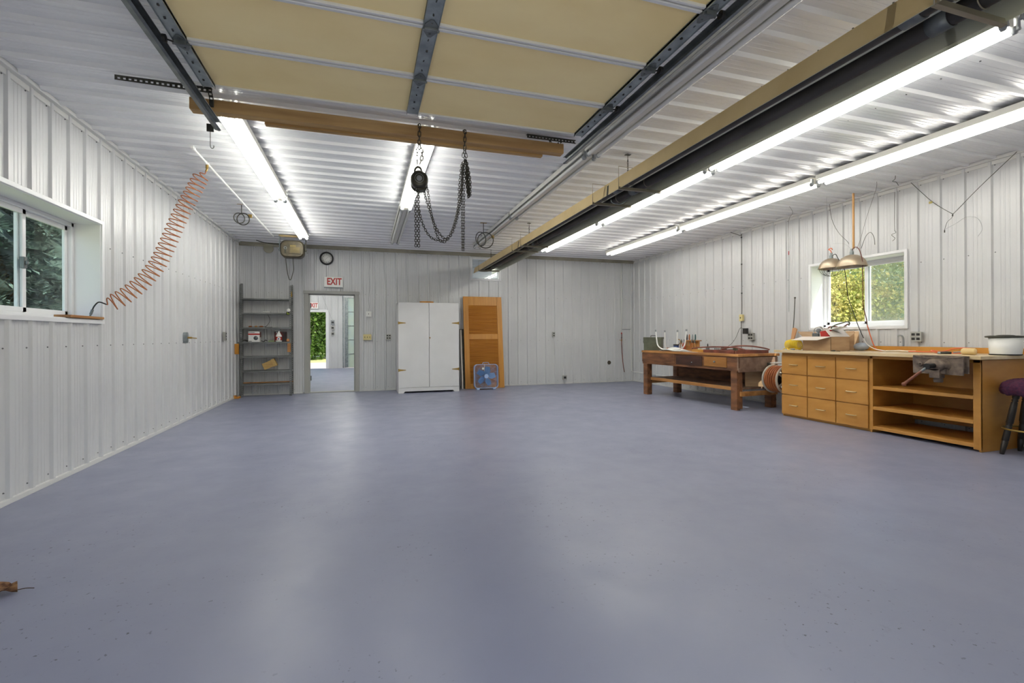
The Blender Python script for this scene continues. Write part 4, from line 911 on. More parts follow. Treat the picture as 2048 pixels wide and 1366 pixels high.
MB().box(6.44, 6.468, 2.955, 5.335, ZT + .0005, ZT + .062).build('backsplash', DOORW, wt)

vi = thing('bench_vise', 'rusty cast iron vise with wooden-handled bar mounted on the worktop edge', 'vise', (5.53, 3.26, .74))
MB().box(5.575, 5.598, 3.04, 3.46, .76, ZT - .002).build('fixed_jaw', CASTI, vi)
MB().prism([(3.045, .745), (3.475, .745), (3.48, .90), (3.475, ZT - .004), (3.05, ZT - .004), (3.04, .90)], 5.505, 5.525, 'x').box(5.499, 5.506, 3.06, 3.46, ZT - .018, ZT - .006).build('front_jaw', CASTI, vi)
mb = MB().tube(spline([(5.506, 3.05, ZT - .010), (5.47, 3.15, ZT - .022), (5.462, 3.26, ZT - .026), (5.47, 3.37, ZT - .022), (5.506, 3.47, ZT - .010)]), .005, 6)
for y in (3.13, 3.16, 3.36, 3.39): mb.cyl((5.506, y, ZT - .012), (5.468, y, ZT - .022), .004, 6)
mb.build('rim', CASTI, vi)
mb = MB(); mb.lathe([(.0, .0), (.050, .0), (.062, .012), (.060, .05), (.078, .062), (.078, .07), (.0, .07)], (5.44, 3.24, .835), (1, 0, 0), 24, False); mb.v = [(v[0], 3.25 + (v[1] - 3.24)*1.45, v[2]) for v in mb.v]
mb.box(5.44, 5.52, 3.20, 3.29, .71, .80).lathe([(.0, 0), (.035, .0), (.04, .02), (.03, .06), (.045, .09), (.0, .09)], (5.50, 3.245, .665), (0, 0, 1), 16, False).box(5.46, 5.54, 3.16, 3.34, .755, .80)
mb.lathe([(.008, .0), (.022, .0), (.022, .006), (.008, .006)], (5.503, 3.405, .84), (-1, 0, 0), 14, False)
mb.build('screw_boss', CASTI, vi)
mb = MB().cyl((5.60, 3.15, .845), (5.60, 3.0, .845), .012, 10); mb = MB().cyl((5.36, 3.25, .828), (5.46, 3.25, .833), .024, 16).cyl((5.335, 3.25, .826), (5.36, 3.25, .828), .030, 16); mb.build('screw', BLACK, vi)
MB().cyl((5.36, 3.235, .842), (5.315, 3.325, .74), .012, 10).build('bar', GALV, vi)
MB().tube([(5.345, 3.265, .808), (5.315, 3.325, .74), (5.285, 3.385, .672), (5.275, 3.405, .648), (5.272, 3.41, .64), (5.268, 3.418, .630), (5.265, 3.424, .624)], [.011, .013, .014, .016, .022, .022, .012], 12).build('handle', RUSTW, vi)

# things on the worktop
pt = thing('enamel_pail', 'white enamel pail with a black lid on the right end of the worktop', 'pail', (6.12, 3.03, ZT))
MB().lathe([(.0, .0), (.115, .0), (.122, .006), (.122, .012)], (6.12, 3.03, ZT), n=36).build('base_rim', BLACK, pt)
MB().lathe([(.115, .012), (.12, .05), (.124, .175), (.118, .175), (.114, .02)], (6.12, 3.03, ZT), n=36, caps=False).build('body', PLASTW, pt)
mb = MB().lathe([(.0, .195), (.10, .197), (.138, .192), (.142, .183), (.136, .176), (.0, .176)], (6.12, 3.04, ZT), n=36, caps=False); mb.ball((6.12, 3.03, ZT + .197), .035, 8, (2.2, 2.0, .22)); mb.build('lid', DMETAL, pt)

bx = thing('cardboard_box', 'open cardboard box full of odds and ends on the left of the worktop', 'box', (5.92, 4.79, ZT))
bx0, bx1, by0, by1, bz = 5.74, 6.07, 4.58, 4.99, ZT + .185
mb = MB().box(bx0, bx1, by0, by1, ZT + .001, ZT + .006).box(bx0, bx0 + .006, by0, by1, ZT, bz).box(bx1 - .006, bx1, by0, by1, ZT, bz).box(bx0, bx1, by0, by0 + .006, ZT, bz).box(bx0, bx1, by1 - .006, by1, ZT, bz); mb.build('carton', CARD, bx)
def flap(p0, p1, d, th=.005):
    p0, p1, d = Vector(p0), Vector(p1), Vector(d); n = (p1 - p0).cross(d).normalized()*th; e = (p1 - p0)*.03
    v = [p0, p1, p1 + d - e, p0 + d + e]; w_ = [a + n for a in v]; return MB().add(v + w_, [(0, 1, 2, 3), (7, 6, 5, 4), (0, 4, 5, 1), (1, 5, 6, 2), (2, 6, 7, 3), (3, 7, 4, 0)])
flap((bx0, by0, bz), (bx0, by1, bz), (-.135, .07, -.045)).build('flap', CARDL, bx)  # front flap: daylight put into the paler colour
flap((bx0, by0, bz), (bx1, by0, bz), (.03, .12, .10)).build('flap', CARDL, bx)  # right flap: same cardboard, lit look painted in
flap((bx0, by1, bz), (bx1, by1, bz), (.02, .10, .07)).build('flap', CARD, bx)
flap((bx1, by0, bz), (bx1, by1, bz), (.12, .0, .06)).build('flap', CARD, bx)
rk = Matrix.Translation((5.86, 4.70, ZT + .02)) @ Matrix.Rotation(R(12), 4, 'Z') @ Matrix.Rotation(R(-10), 4, 'X')
t = thing('red_book', 'red book standing upright inside the cardboard box', 'book', (5.86, 4.70, ZT + .02)); MB().box(-.035, .035, -.075, .055, .0, .25, rk).build('cover', RED, t); MB().box(-.030, .030, -.07, .058, .003, .247, rk).build('pages', PLASTW, t)
t = MB().box(5.84, 5.87, 4.84, 4.93, ZT + .01, ZT + .235); solo('grey_case', t, DGALV, 'grey case standing left of the red book in the cardboard box', 'case')
solo('dark_case', MB().box(5.90, 5.94, 4.76, 4.84, ZT + .01, ZT + .225), DMETAL, 'dark case between the grey case and the red book in the box', 'case')
for i, (P_, m_, lb) in enumerate((
  ([(5.90, 4.98, ZT + .10), (5.90, 4.96, ZT + .22), (5.88, 4.93, ZT + .29), (5.86, 4.87, ZT + .315), (5.86, 4.80, ZT + .32), (5.88, 4.78, ZT + .24), (5.90, 4.80, ZT + .12)], PLASTW, 'white wire hanger loop at the left above the cardboard box'),
  ([(5.92, 4.74, ZT + .05), (5.92, 4.72, ZT + .28), (5.92, 4.68, ZT + .33), (5.92, 4.55, ZT + .37), (5.92, 4.50, ZT + .38), (5.92, 4.47, ZT + .365), (5.92, 4.48, ZT + .33)], OLIVE, 'dark green curved wire arching highest over the cardboard box'),
  ([(5.96, 4.85, ZT + .05), (5.96, 4.80, ZT + .29), (5.96, 4.70, ZT + .32), (5.96, 4.60, ZT + .31), (5.96, 4.52, ZT + .35)], REDWD, 'red and white strip sticking out of the cardboard box toward the window'))):
    solo('wire_piece', MB().tube(spline(P_), .0085, 7), m_, lb, 'wire', 'wires sticking out of the cardboard box')
mb = MB().ball((5.92, 4.90, ZT + .27), .03, 8, (1, 1, 1.1)); solo('bar_clamp', mb, GREYP, 'grey knobbly clamp head at the left top of the cardboard box', 'clamp')
mb = MB().box(-.07, .07, -.14, .14, 0, .008, Matrix.Translation((5.90, 4.67, ZT + .275)) @ Matrix.Rotation(R(-16), 4, 'X')).box(-.06, .06, -.12, .12, 0, .006, Matrix.Translation((5.93, 4.74, ZT + .27)) @ Matrix.Rotation(R(10), 4, 'X') @ Matrix.Rotation(R(25), 4, 'Y')); solo('paper_stack', mb, PLASTW, 'thin white papers lying across the top of the cardboard box', 'papers')
solo('wooden_block', MB().box(6.33, 6.42, 4.715, 4.835, ZT, ZT + .26), CARD, 'upright tan block behind the cardboard box, against the window wall', 'wooden block')
mb = MB().ball((6.25, 4.56, ZT + .055), .08, 12, (1.0, 1.1, .66)); solo('grey_rag', mb, mat('pale_grey_cloth', 'a9b0ba', .9, 0, '8d949e', (8, 8, 8), bump=.4, bscale=18), 'rounded pale grey cloth bundle behind the cardboard box', 'cloth')
mb = MB().tube([(5.64, 4.50, ZT + .008), (5.64, 4.455, ZT + .012), (5.64, 4.44, ZT + .01)], [.006, .01, .006], 8).tube([(5.64, 4.44, ZT + .008), (5.63, 4.37, ZT + .005)], .003, 6); solo('small_tool', mb, DMETAL, 'small dark tool lying on the worktop edge in front of the cardboard box', 'tool')
# yellow coiled hose
pts = []
for k in range(11*20 + 1):
    a = 2*math.pi*k/20; f = k/(11*20); cx_ = 5.80 - .07*f; cy_ = 5.29 - .27*f; r_ = .060; bend = .02*math.sin(math.pi*f)
    pts.append((cx_ + r_*.35*math.cos(a), cy_ + .35*r_*0*math.cos(a) - .012*math.cos(a), ZT + r_ + .012 + r_*math.sin(a) + bend) if 0 else (cx_ + r_*math.cos(a), cy_ + .004*math.cos(a), ZT + r_ + .009 + r_*math.sin(a) + bend))
yh = thing('yellow_coiled_hose', 'bright yellow coiled air hose at the left end of the worktop', 'air hose', (5.77, 5.15, ZT)); MB().tube(pts, .0062, 8).build('coil', YEL, yh)
MB().tube(spline([pts[-1], (5.72, 5.02, ZT + .03), (5.68, 5.08, ZT + .012), (5.67, 5.16, ZT + .012), (5.70, 5.20, ZT + .03), (5.68, 5.25, ZT + .012)]), .006, 7).build('hose_end', YEL, yh)
MB().cyl((5.67, 5.06, ZT + .012), (5.675, 5.12, ZT + .014), .010, 10).cyl((5.675, 5.12, ZT + .014), (5.68, 5.15, ZT + .014), .006, 8).build('fitting', GALV, yh)
# cords and tools on the right half
mb = MB().tube(spline([(6.20, 4.22, ZT + .008), (6.22, 4.12, ZT + .012), (6.18, 4.05, ZT + .016), (6.16, 3.95, ZT + .012), (6.19, 3.88, ZT + .012)]), [.009]*33, 8); solo('white_cord_bundle', mb, mat('pale_cord', 'd9cdbb', .5), 'pale cord bundle on the worktop where the lamp cords end', 'cord')
mb = MB().tube(spline([(6.10, 3.90, ZT + .012), (6.12, 3.84, ZT + .012), (6.14, 3.72, ZT + .012), (6.18, 3.60, ZT + .02), (6.20, 3.50, ZT + .055), (6.20, 3.40, ZT + .06), (6.18, 3.30, ZT + .04), (6.10, 3.28, ZT + .012), (6.04, 3.42, ZT + .009), (6.08, 3.60, ZT + .009), (6.16, 3.70, ZT + .03), (6.14, 3.58, ZT + .012), (6.05, 3.45, ZT + .009)]), .007, 7)
solo('orange_extension_cord', mb, CORDO, 'orange extension cord looped on the worktop near the vise', 'cord')
t = thing('rolling_pin_mallet', 'pale wooden mallet head lying between the vise and the white pail', 'mallet', (5.90, 3.22, ZT)); MB().lathe([(.0, -.055), (.028, -.055), (.034, -.045), (.034, .045), (.028, .055), (0, .055)], (5.90, 3.21, ZT + .034), (.1, -1, 0), 24, False).build('head', mat('pale_turned_wood', 'd8bd86', .5), t); MB().cyl((5.885, 3.265, ZT + .03), (5.875, 3.33, ZT + .022), .006, 8).build('shaft', GALV, t)
t = thing('file_handle', 'dark ribbed handle with a steel ferrule lying left of the pale mallet', 'tool', (5.85, 3.40, ZT)); MB().tube([(5.86, 3.34, ZT + .016), (5.855, 3.38, ZT + .018), (5.84, 3.42, ZT + .016)], [.012, .015, .013], 10).build('grip', DMETAL, t); MB().cyl((5.84, 3.42, ZT + .016), (5.835, 3.445, ZT + .015), .014, 12).build('ferrule', GALV, t)

# ------------------------------------------------------------------ clamp lamps hanging over the worktop
def lamp(c, r, label, guard):
    t = thing('hanging_lamp', label, 'lamp', c, 'dome lamps over the worktop'); x, y, z = c
    prof = [(r, 0), (r*.97, r*.14), (r*.88, r*.42), (r*.70, r*.66), (r*.44, r*.84), (r*.2, r*.91), (.018, r*.92)]
    MB().lathe(prof + [(p[0] - .003, p[1] - .003) for p in prof[::-1]], (x, y, z), n=36, caps=False).lathe([(r*.985, 0), (r*1.02, .0), (r*1.02, .006), (r*.985, .006)], (x, y, z), n=36, caps=False).build('shade', COPPER, t)
    MB().cyl((x, y, z + r*.90), (x, y, z + r*.92 + .04), .022, 16).cyl((x, y, z + r*.92 + .04), (x, y, z + r*.92 + .075), .015, 12).build('socket', GALV, t)
    MB().ball((x, y, z + r*.42), .036, 10, (1, 1, 1.25)).build('bulb', PLASTW, t)
    if guard:
        g = MB()
        for k in range(4):
            a = math.pi*k/4; g.tube([(x + r*.9*math.cos(b)*math.cos(a), y + r*.9*math.cos(b)*math.sin(a), z - r*.68*math.sin(b)) for b in [math.pi*j/14 for j in range(15)]], .0022, 5)
        g.tube([(x + r*.62*math.cos(b), y + r*.62*math.sin(b), z - r*.5) for b in [2*math.pi*j/20 for j in range(20)]], .002, 5, True); g.build('wire_guard', DMETAL, t)
    return t
la = lamp((5.98, 4.76, 2.035), .15, 'smaller dome lamp with wire guard, left of the two over the worktop', True)
lb = lamp((5.90, 4.42, 2.01), .165, 'larger dome lamp below a wooden rod, right of the two over the worktop', False)
MB().tube(spline([(5.98, 4.76, 2.19), (5.98, 4.755, 2.24), (5.98, 4.77, 2.28), (5.985, 4.80, 2.30), (5.98, 4.76, 2.31), (5.975, 4.74, 2.285)]), .006, 7).build('orange_tie', CORDO, la)
MB().tube(spline([(5.98, 4.75, 2.20), (5.98, 4.70, 2.22), (5.98, 4.66, 2.15), (5.99, 4.60, 2.06), (6.02, 4.59, 1.90), (6.05, 4.585, 1.65), (6.08, 4.54, 1.45), (6.11, 4.50, 1.27), (6.14, 4.45, 1.10)]), .0045, 7).build('black_cord', BLACK, la)
MB().tube(spline([(6.14, 4.45, 1.10), (6.15, 4.41, 1.02), (6.17, 4.33, .965), (6.19, 4.24, ZT + .012), (6.19, 4.22, ZT + .010)]), .0055, 7).build('white_cord', PLASTW, la)
MB().tube(spline([(5.90, 4.42, 2.20), (5.89, 4.39, 2.24), (5.88, 4.34, 2.24), (5.88, 4.30, 2.18), (5.88, 4.27, 2.05), (5.90, 4.285, 1.93), (5.94, 4.31, 1.75), (5.98, 4.34, 1.58), (6.0, 4.345, 1.48), (6.05, 4.35, 1.35), (6.10, 4.375, 1.27)]), .005, 7).build('dark_cord', mat('brown_cord', '6b3b30', .5), lb)
MB().tube(spline([(6.10, 4.375, 1.27), (6.14, 4.36, 1.12), (6.18, 4.34, .99), (6.2, 4.30, ZT + .014), (6.2, 4.24, ZT + .014)]), .006, 7).build('orange_cord', CORDO, lb)
solo('wooden_rod', MB().cyl((5.905, 4.40, 2.235), (5.905, 4.40, 2.935), .0125, 14), mat('dowel_wood', 'b98a52', .5), 'thin vertical wooden rod hanging above the larger dome lamp', 'rod')
# strings, wires and chains by the right wall
def wire(name, pts, label, r=.0017, mt=None, cat='wire', chains=None, group=None):
    t = MB().tube(spline(pts, 5), r, 5)
    if chains: chain(t, chains, .035, .0022, .016)
    return solo(name, t, mt or DMETAL, label, cat, group)
HH = H - .026
wire('hanging_wire', [(6.0, 4.18, HH), (6.0, 4.19, 2.93), (5.95, 4.27, 2.6), (5.92, 4.32, 2.35), (5.90, 4.36, 2.22)], 'wire running from the ceiling down to the larger dome lamp')
wire('hanging_wire', [(5.90, 4.30, 2.22), (5.92, 4.26, 2.36), (5.92, 4.20, 2.40), (5.92, 4.16, 2.33), (5.92, 4.15, 2.24)], 'short curled wire end right of the larger dome lamp', .003)
wire('hanging_wire', [(5.99, 4.83, HH), (5.985, 4.82, 2.7), (5.98, 4.77, 2.31)], 'fine wire from the ceiling down to the smaller dome lamp', .0012, GREYP)
wire('hanging_wire', [(6.38, 5.10, HH), (6.40, 5.08, 2.80), (6.42, 5.0, 2.60), (6.43, 4.88, 2.45), (6.43, 4.86, 2.41)], 'dark curved wire on the right wall, left of the wooden rod', .0025)
wire('hanging_wire', [(6.30, 4.98, 2.43), (6.2, 4.75, 2.38), (6.0, 4.5, 2.25)], 'faint wire strung sideways toward the wooden rod', .0012, GREYP)
t = thing('wall_string', 'loose Y-shaped dark string hung on the right wall near the corner of the photo', 'string', (6.44, 3.65, 2.4))
MB().tube(spline([(6.44, 4.08, 3.02), (6.44, 3.85, 2.72), (6.44, 3.66, 2.535), (6.44, 3.64, 2.53), (6.44, 3.4, 2.76), (6.44, 3.09, 3.03)]), .003, 6).build('string', DMETAL, t)
MB().box(6.432, 6.442, 3.70, 3.73, 2.68 - .02, 2.70).build('yellow_tag', YEL, t) if 0 else MB().box(6.43, 6.442, 3.85, 3.885, 2.705, 2.73).build('yellow_tag', mat('tag_yellow', 'b0a05a', .6), t)
MB().tube(spline([(6.44, 3.65, 2.53), (6.44, 3.655, 2.49), (6.44, 3.70, 2.45), (6.44, 3.72, 2.40), (6.44, 3.73, 2.36)]), .002, 5).tube([(6.44, 3.65, 2.53), (6.44, 3.65, 2.50)], .006, 6).tube([(6.44, 3.73, 2.36), (6.44, 3.73, 2.33)], .006, 6).build('hook', DMETAL, t)
MB().tube(spline([(6.44, 3.72, 2.37), (6.44, 3.62, 2.41), (6.44, 3.52, 2.46), (6.44, 3.42, 2.42), (6.44, 3.38, 2.30), (6.44, 3.42, 2.22)]), .0018, 5).build('loose_end', GREYP, t)
wire('ceiling_hook', [(5.99, 3.96, HH), (5.99, 3.965, 2.985), (5.985, 3.99, 2.965), (6.0, 3.96, 2.95), (6.03, 3.955, 2.91)], 'small twisted wire hook on the ceiling near the Y-shaped string', .003, cat='hook')
wire('hanging_wire', [(6.44, 4.265, 2.96), (6.44, 4.27, 2.8), (6.44, 4.272, 2.6), (6.44, 4.27, 2.46)], 'straight wire hanging on the right wall above the window corner', .0025)
wire('hanging_wire', [(6.44, 4.27, 2.47), (6.43, 4.25, 2.44), (6.43, 4.30, 2.42), (6.43, 4.26, 2.37), (6.43, 4.29, 2.34)], 'small twisted hook above the right window corner', .0028)
t = thing('hanging_chain', 'thin chain with a red link hanging down the right wall left of the window', 'chain', (6.43, 5.83, 1.5)); c = MB(); c.tube(spline([(5.93, 5.36, HH), (6.2, 5.55, 3.0), (6.43, 5.83, 2.95), (6.43, 5.83, 2.5)], 5), .0025, 5); c.build('wire', DMETAL, t)
c = MB(); chain(c, [(6.43, 5.83, 2.5), (6.43, 5.83, 2.0), (6.43, 5.835, 1.50)], .035, .0018, .013); c.build('links', GALV, t); MB().tube([(6.43, 5.83, 2.42), (6.43, 5.83, 2.48)], .008, 6).build('red_link', RED, t)
t = thing('wall_conduit', 'thin dark conduit running down the right wall to the cream switch', 'conduit', (6.45, 6.83, 1.0)); c = MB().tube(spline([(6.36, 7.0, HH), (6.44, 6.86, 2.94), (6.45, 6.83, 2.90), (6.45, 6.83, 2.2), (6.45, 6.83, 1.6), (6.45, 6.84, 1.54)], 5), .005, 6); c.build('cable', DMETAL, t)
for z in (2.9, 2.42, 1.9): MB().ball((6.447, 6.83, z), .014, 8).build('clip', BLACK, t)
MB().tube(spline([(6.45, 6.85, 1.40), (6.45, 6.85, 1.1), (6.45, 6.85, .92)]), .005, 6).build('lower_cable', DMETAL, t)
ad = thing('power_adapter', 'black power adapter plugged into the right wall outlet above the old bench', 'adapter', (6.40, 6.69, 1.15)); MB().box(6.37, 6.425, 6.655, 6.735, 1.17, 1.27).build('body', BLACK, ad)
MB().tube(spline([(6.39, 6.73, 1.25), (6.40, 6.80, 1.28), (6.41, 6.86, 1.24), (6.42, 6.95, 1.10), (6.40, 7.05, .98), (6.30, 7.12, .90), (6.2, 7.1, .875)]), .0035, 6).build('cord', BLACK, ad)
solo('pointed_rod', MB().tube([(6.44, 5.73, 1.72), (6.43, 5.74, 1.4), (6.42, 5.76, 1.10), (6.40, 5.77, .0)], .006, 8).ball((6.44, 5.73, 1.73), .014, 8), DMETAL, 'thin dark rod with a ball tip leaning on the wall left of the window', 'rod')
mb = MB().prism([(5.66, 1.24), (5.70, 1.26), (5.735, 1.255), (5.74, 1.22), (5.78, 1.0), (5.79, .002), (5.74, .002), (5.74, 1.0)], 6.39, 6.41, 'x'); solo('wooden_paddle', mb, mat('paddle_wood', 'c9976a', .6), 'upright pale wooden paddle behind the yellow coiled hose', 'paddle')
solo('water_stub', MB().tube(spline([(6.45, 4.24, 1.13), (6.43, 4.20, 1.135), (6.44, 4.185, 1.12), (6.445, 4.18, 1.08), (6.445, 4.18, 1.0)]), .010, 8), GREYP, 'bent grey pipe stub on the right wall between window and outlet', 'pipe')

# ------------------------------------------------------------------ old workbench
th = R(3.7)
ob = thing('old_workbench', 'old stained wooden workbench with thick legs and a pale drawer', 'workbench', (5.73, 7.0, 0), rot=(0, 0, th), world=False)
BT = .86
MB().box(-.43, .43, -1.2, 1.17, BT - .04, BT).build('top', OLDTOP, ob)
MB().box(-.415, -.385, -1.19, 1.16, .60, BT - .041).build('front_apron', OLDW, ob)
MB().box(-.417, .40, -1.19, -1.165, .62, BT - .05).build('end_apron', OLDW2, ob); MB().box(-.42, .32, -1.20, -1.191, .585, .65).build('end_rail', OLDW2, ob); MB().box(-.417, .40, 1.135, 1.16, .62, BT - .05).build('end_apron', OLDW2, ob); MB().box(.39, .42, -1.16, 1.13, .62, BT - .041).build('rear_apron', OLDW, ob)
for (lx, ly, d) in ((-.362, -1.10, 1), (-.361, 1.076, 0), (.371, -1.076, 0), (.38, 1.1, 0)):
    mb = MB().box(lx - .052, lx + .012, ly - .06, ly + .06, 0, .62).box(lx + .014, lx + .062, ly - .058, ly + .058, 0 if not d else .02, .61); mb.build('leg', OLDW, ob)
MB().box(-.30, .36, -1.08, 1.30 - .2, .30, .335).build('lower_shelf', OLDW2, ob); MB().box(-.33, -.30, -1.05, 1.03, .285, .338).build('shelf_lip', OLDTOP, ob)
MB().box(.33, .355, -1.04, 1.0, .337, .57).build('rear_board', OLDW, ob)
MB().box(-.36, .40, -1.19, -1.15, .215, .285).build('end_stretcher', OLDTOP, ob); MB().box(-.30, .36, 1.04, 1.07, .22, .29).build('end_stretcher', OLDTOP, ob)
d = MB().box(-.432, -.416, -.97, -.50, .645, .80).build('drawer', mat('pale_drawer', 'a8743a', .5, 0, '8f5f2b', (4, 2, 14)), ob); MB().ball((-.448, -.74, .725), .016, 8).cyl((-.432, -.74, .725), (-.445, -.74, .725), .008, 8).build('knob', GALV, d)
d = MB().box(-.428, -.416, -.45, .18, .64, .80).build('drawer', mat('dark_drawer', '4a2c20', .6, 0, '352019', (4, 3, 14)), ob); MB().ball((-.436, -.22, .69), .010, 8).build('knob', GALV, d)
MB().box(-.4175, -.4155, .48, .53, .765, .80).build('notch', BLACK, ob)
MB().box(-.425, -.416, .22, 1.16, .64, .81).build('front_board', OLDW, ob)
cR, sR = math.cos(th), math.sin(th)
def bw(x, y, z=BT): return (5.73 + x*cR - y*sR, 7.0 + x*sR + y*cR, z)
# things on the old bench (world coordinates)
am = thing('ammunition_box', 'olive green steel ammunition box at the far end of the old bench', 'ammunition box', (5.42, 8.02, BT), rot=(0, 0, R(-50)), world=False)
MB().box(-.17, .17, -.08, .08, .001, .225).build('body', OLIVE, am); MB().box(-.178, .178, -.088, .088, .222, .258).build('lid', OLIVE, am)
MB().tube(spline([(-.05, 0, .258), (-.05, 0, .285), (0, 0, .292), (.05, 0, .285), (.05, 0, .258)]), .006, 7).build('carry_handle', DMETAL, am); MB().tube(spline([(-.172, -.03, .235), (-.19, -.03, .19), (-.185, -.03, .14), (-.172, -.03, .17)]), .006, 6).box(-.20, -.17, -.035, .035, .215, .225).build('latch', DMETAL, am)
st = thing('upturned_seat', 'white plastic seat lying upside down with four tube legs upright', 'seat', (5.52, 7.55, BT))
mb = MB()
for k in range(10):
    pass
vs = []; nx_, ny_ = 12, 14
for i in range(nx_ + 1):
    for j in range(ny_ + 1):
        u = i/nx_*2 - 1; v = j/ny_*2 - 1; rr_ = max(abs(u), abs(v)); sx = .17*u*(1 - .18*v*v); sy = .30*v*(1 - .12*u*u)
        z = BT + .012 + .045*math.exp(-(v*2.2)**2)*(1 - u*u*.5) + .018*(1 - rr_); vs.append((5.46 + sx - .02*v, 7.42 + sy, z))
fs = [(i*(ny_+1) + j, i*(ny_+1) + j + 1, (i+1)*(ny_+1) + j + 1, (i+1)*(ny_+1) + j) for i in range(nx_) for j in range(ny_)]
mb.add(vs, fs, True); mb.add([(a, b, c - .010) for a, b, c in vs], [f[::-1] for f in fs], True); mb.build('seat_shell', PLASTW, st)
for (A_, B_) in ((Vector((5.30, 7.77, 1.238)), Vector((5.40, 7.0, 1.238))), (Vector((5.70, 8.05, 1.23)), Vector((5.72, 7.68, 1.23)))):
    d_ = (B_ - A_); dz = Vector((0, 0, -1)); i_ = d_*.14 if d_.length > .5 else d_*.05; k_ = d_*.30 if d_.length > .5 else d_*.2
    MB().tube(spline([A_, A_ + dz*.15 + i_*.2, A_ + dz*.27 + i_*.5, A_ + dz*.33 + k_*.6, A_ + dz*.345 + k_, B_ + dz*.345 - k_, B_ + dz*.33 - k_*.6, B_ + dz*.27 - i_*.5, B_ + dz*.15 - i_*.2, B_]), .012, 10).build('leg_tube', PLASTW, st)
    for p in (A_, B_): MB().cyl(p - Vector((0, 0, .015)), p + Vector((0, 0, .022)), .017, 12).build('rubber_tip', GREYP, st)
solo('yellow_envelope', MB().box(5.33, 5.36, 7.35, 7.75, BT + .0005, BT + .004), mat('ochre', 'c9952f', .6), 'flat ochre sheet under the front edge of the upturned seat', 'sheet') if 0 else None
solo('terracotta_pot', MB().lathe([(.0, 0), (.035, 0), (.05, .05), (.045, .05), (.0, .04)], (5.66, 7.86, BT + .0), n=20, caps=False), ORANGE, 'small terracotta coloured pot right of the ammunition box', 'pot')
t = thing('blue_can', 'small blue and black can on the old bench behind the upturned seat', 'can', (5.72, 7.72, BT)); MB().lathe([(.0, 0), (.05, 0), (.05, .12), (.0, .12)], (5.72, 7.72, BT), n=24).build('can', mat('blue_label', '2c4f8f', .4, 0, '203a6b', (20, 20, 20)), t); MB().lathe([(.0505, .095), (.053, .1), (.053, .12), (.0, .122)], (5.72, 7.72, BT), n=24, caps=False).build('lid', BLACK, t)
# tool caddy
tc = thing('tool_rack', 'wooden tool rack of pliers and screwdrivers on the old bench', 'tool rack', (5.9, 7.45, BT))
MB().box(5.84, 5.96, 7.28, 7.72, BT + .001, BT + .02).box(5.89, 5.91, 7.28, 7.72, BT + .02, BT + .20).box(5.84, 5.96, 7.29, 7.60, BT + .18, BT + .20).build('rack', PINEY, tc)
for i, y in enumerate((7.60, 7.53, 7.44, 7.36)):
    s = thing('screwdriver', ['dark handled screwdriver at the left end of the tool rack', 'orange handled screwdriver, second from left in the tool rack', 'grey handled screwdriver, third from left in the tool rack', 'teal handled screwdriver at the right end of the tool rack'][i], 'screwdriver', (5.875, y, BT + .1), 'screwdrivers in the tool rack')
    MB().tube([(5.875, y, BT + .201), (5.875, y, BT + .23), (5.875, y, BT + .28), (5.875, y, BT + .31)], [.010, .014, .014, .009], 10).build('handle', [BLACK, ORANGE, GREYP, mat('teal', '38585a', .4)][i], s); MB().cyl((5.875, y, BT + .205), (5.875, y, BT + .10), .004, 6).build('shank', GALV, s)
for i, (y, m_) in enumerate(((7.70, OLDTOP), (7.62, RED), (7.40, ORANGE), (7.33, OLDTOP))):
    s = thing('pliers', ['brown gripped pliers hooked at the left end of the tool rack', 'red gripped pliers at the left of the tool rack', 'orange gripped pliers under the screwdrivers', 'tan gripped pliers at the right end of the tool rack'][i], 'pliers', (5.83, y, BT + .03), 'pliers on the tool rack')
    for k in (-1, 1): MB().tube(spline([(5.83, y, BT + .16), (5.825, y + k*.022, BT + .12), (5.82, y + k*.03, BT + .07), (5.82, y + k*.018, BT + .03)]), .008, 8).build('grip', m_, s)
    MB().tube([(5.83, y, BT + .15), (5.83, y, BT + .19), (5.83, y + .01, BT + .215)], [.014, .014, .005], 8).build('jaws', DGALV, s)
mb = MB().tube(spline([(5.80, 7.80, BT + .20), (5.80, 7.74, BT + .215), (5.80, 7.70, BT + .18), (5.80, 7.72, BT + .13), (5.80, 7.80, BT + .10)]), .008, 7); solo('curved_clamp', mb, BRASS, 'curved brass-coloured clamp at the left end of the tool rack', 'clamp')
solo('pale_jar', MB().lathe([(.0, 0), (.026, 0), (.028, .06), (.02, .075), (.0, .08)], (5.82, 7.18, BT), n=18, caps=False), mat('pale_green_jar', 'd2dcc0', .4), 'small pale jar in front of the tool rack', 'jar')
t = thing('black_bottle', 'small grey bottle with black nozzle right of the tool rack', 'bottle', (5.95, 7.12, BT)); MB().lathe([(.0, 0), (.03, 0), (.03, .07), (.012, .09), (.0, .09)], (5.95, 7.12, BT), n=18, caps=False).build('bottle', DGALV, t); MB().lathe([(.012, .09), (.012, .12), (.004, .14), (.0, .14)], (5.95, 7.12, BT), n=12, caps=False).build('nozzle', BLACK, t)
mb = MB().box(6.0, 6.05, 6.72, 7.04, BT + .001, BT + .03); t = thing('bit_holder', 'strip of dark metal bits standing in a row behind the red-brown frame', 'bit holder', (6.02, 6.88, BT)); mb.build('base', DMETAL, t)
for i in range(9): MB().cyl((6.02, 6.74 + i*.035, BT + .03), (6.02, 6.74 + i*.035, BT + (.08 if i < 4 else .06)), .010 if i < 4 else .006, 8).build('bit', DMETAL, t)
solo('wooden_tray', MB().box(5.46, 5.60, 6.65, 6.93, BT + .0, BT + .045), mat('light_pine', 'c08a3c', .5, 0, 'a8752c', (4, 3, 12)), 'small light pine block left of the red-brown frame', 'block')
fr = thing('wooden_rack', 'low red-brown wooden frame with curved rods on the near end of the bench', 'frame', (5.75, 6.2, BT))
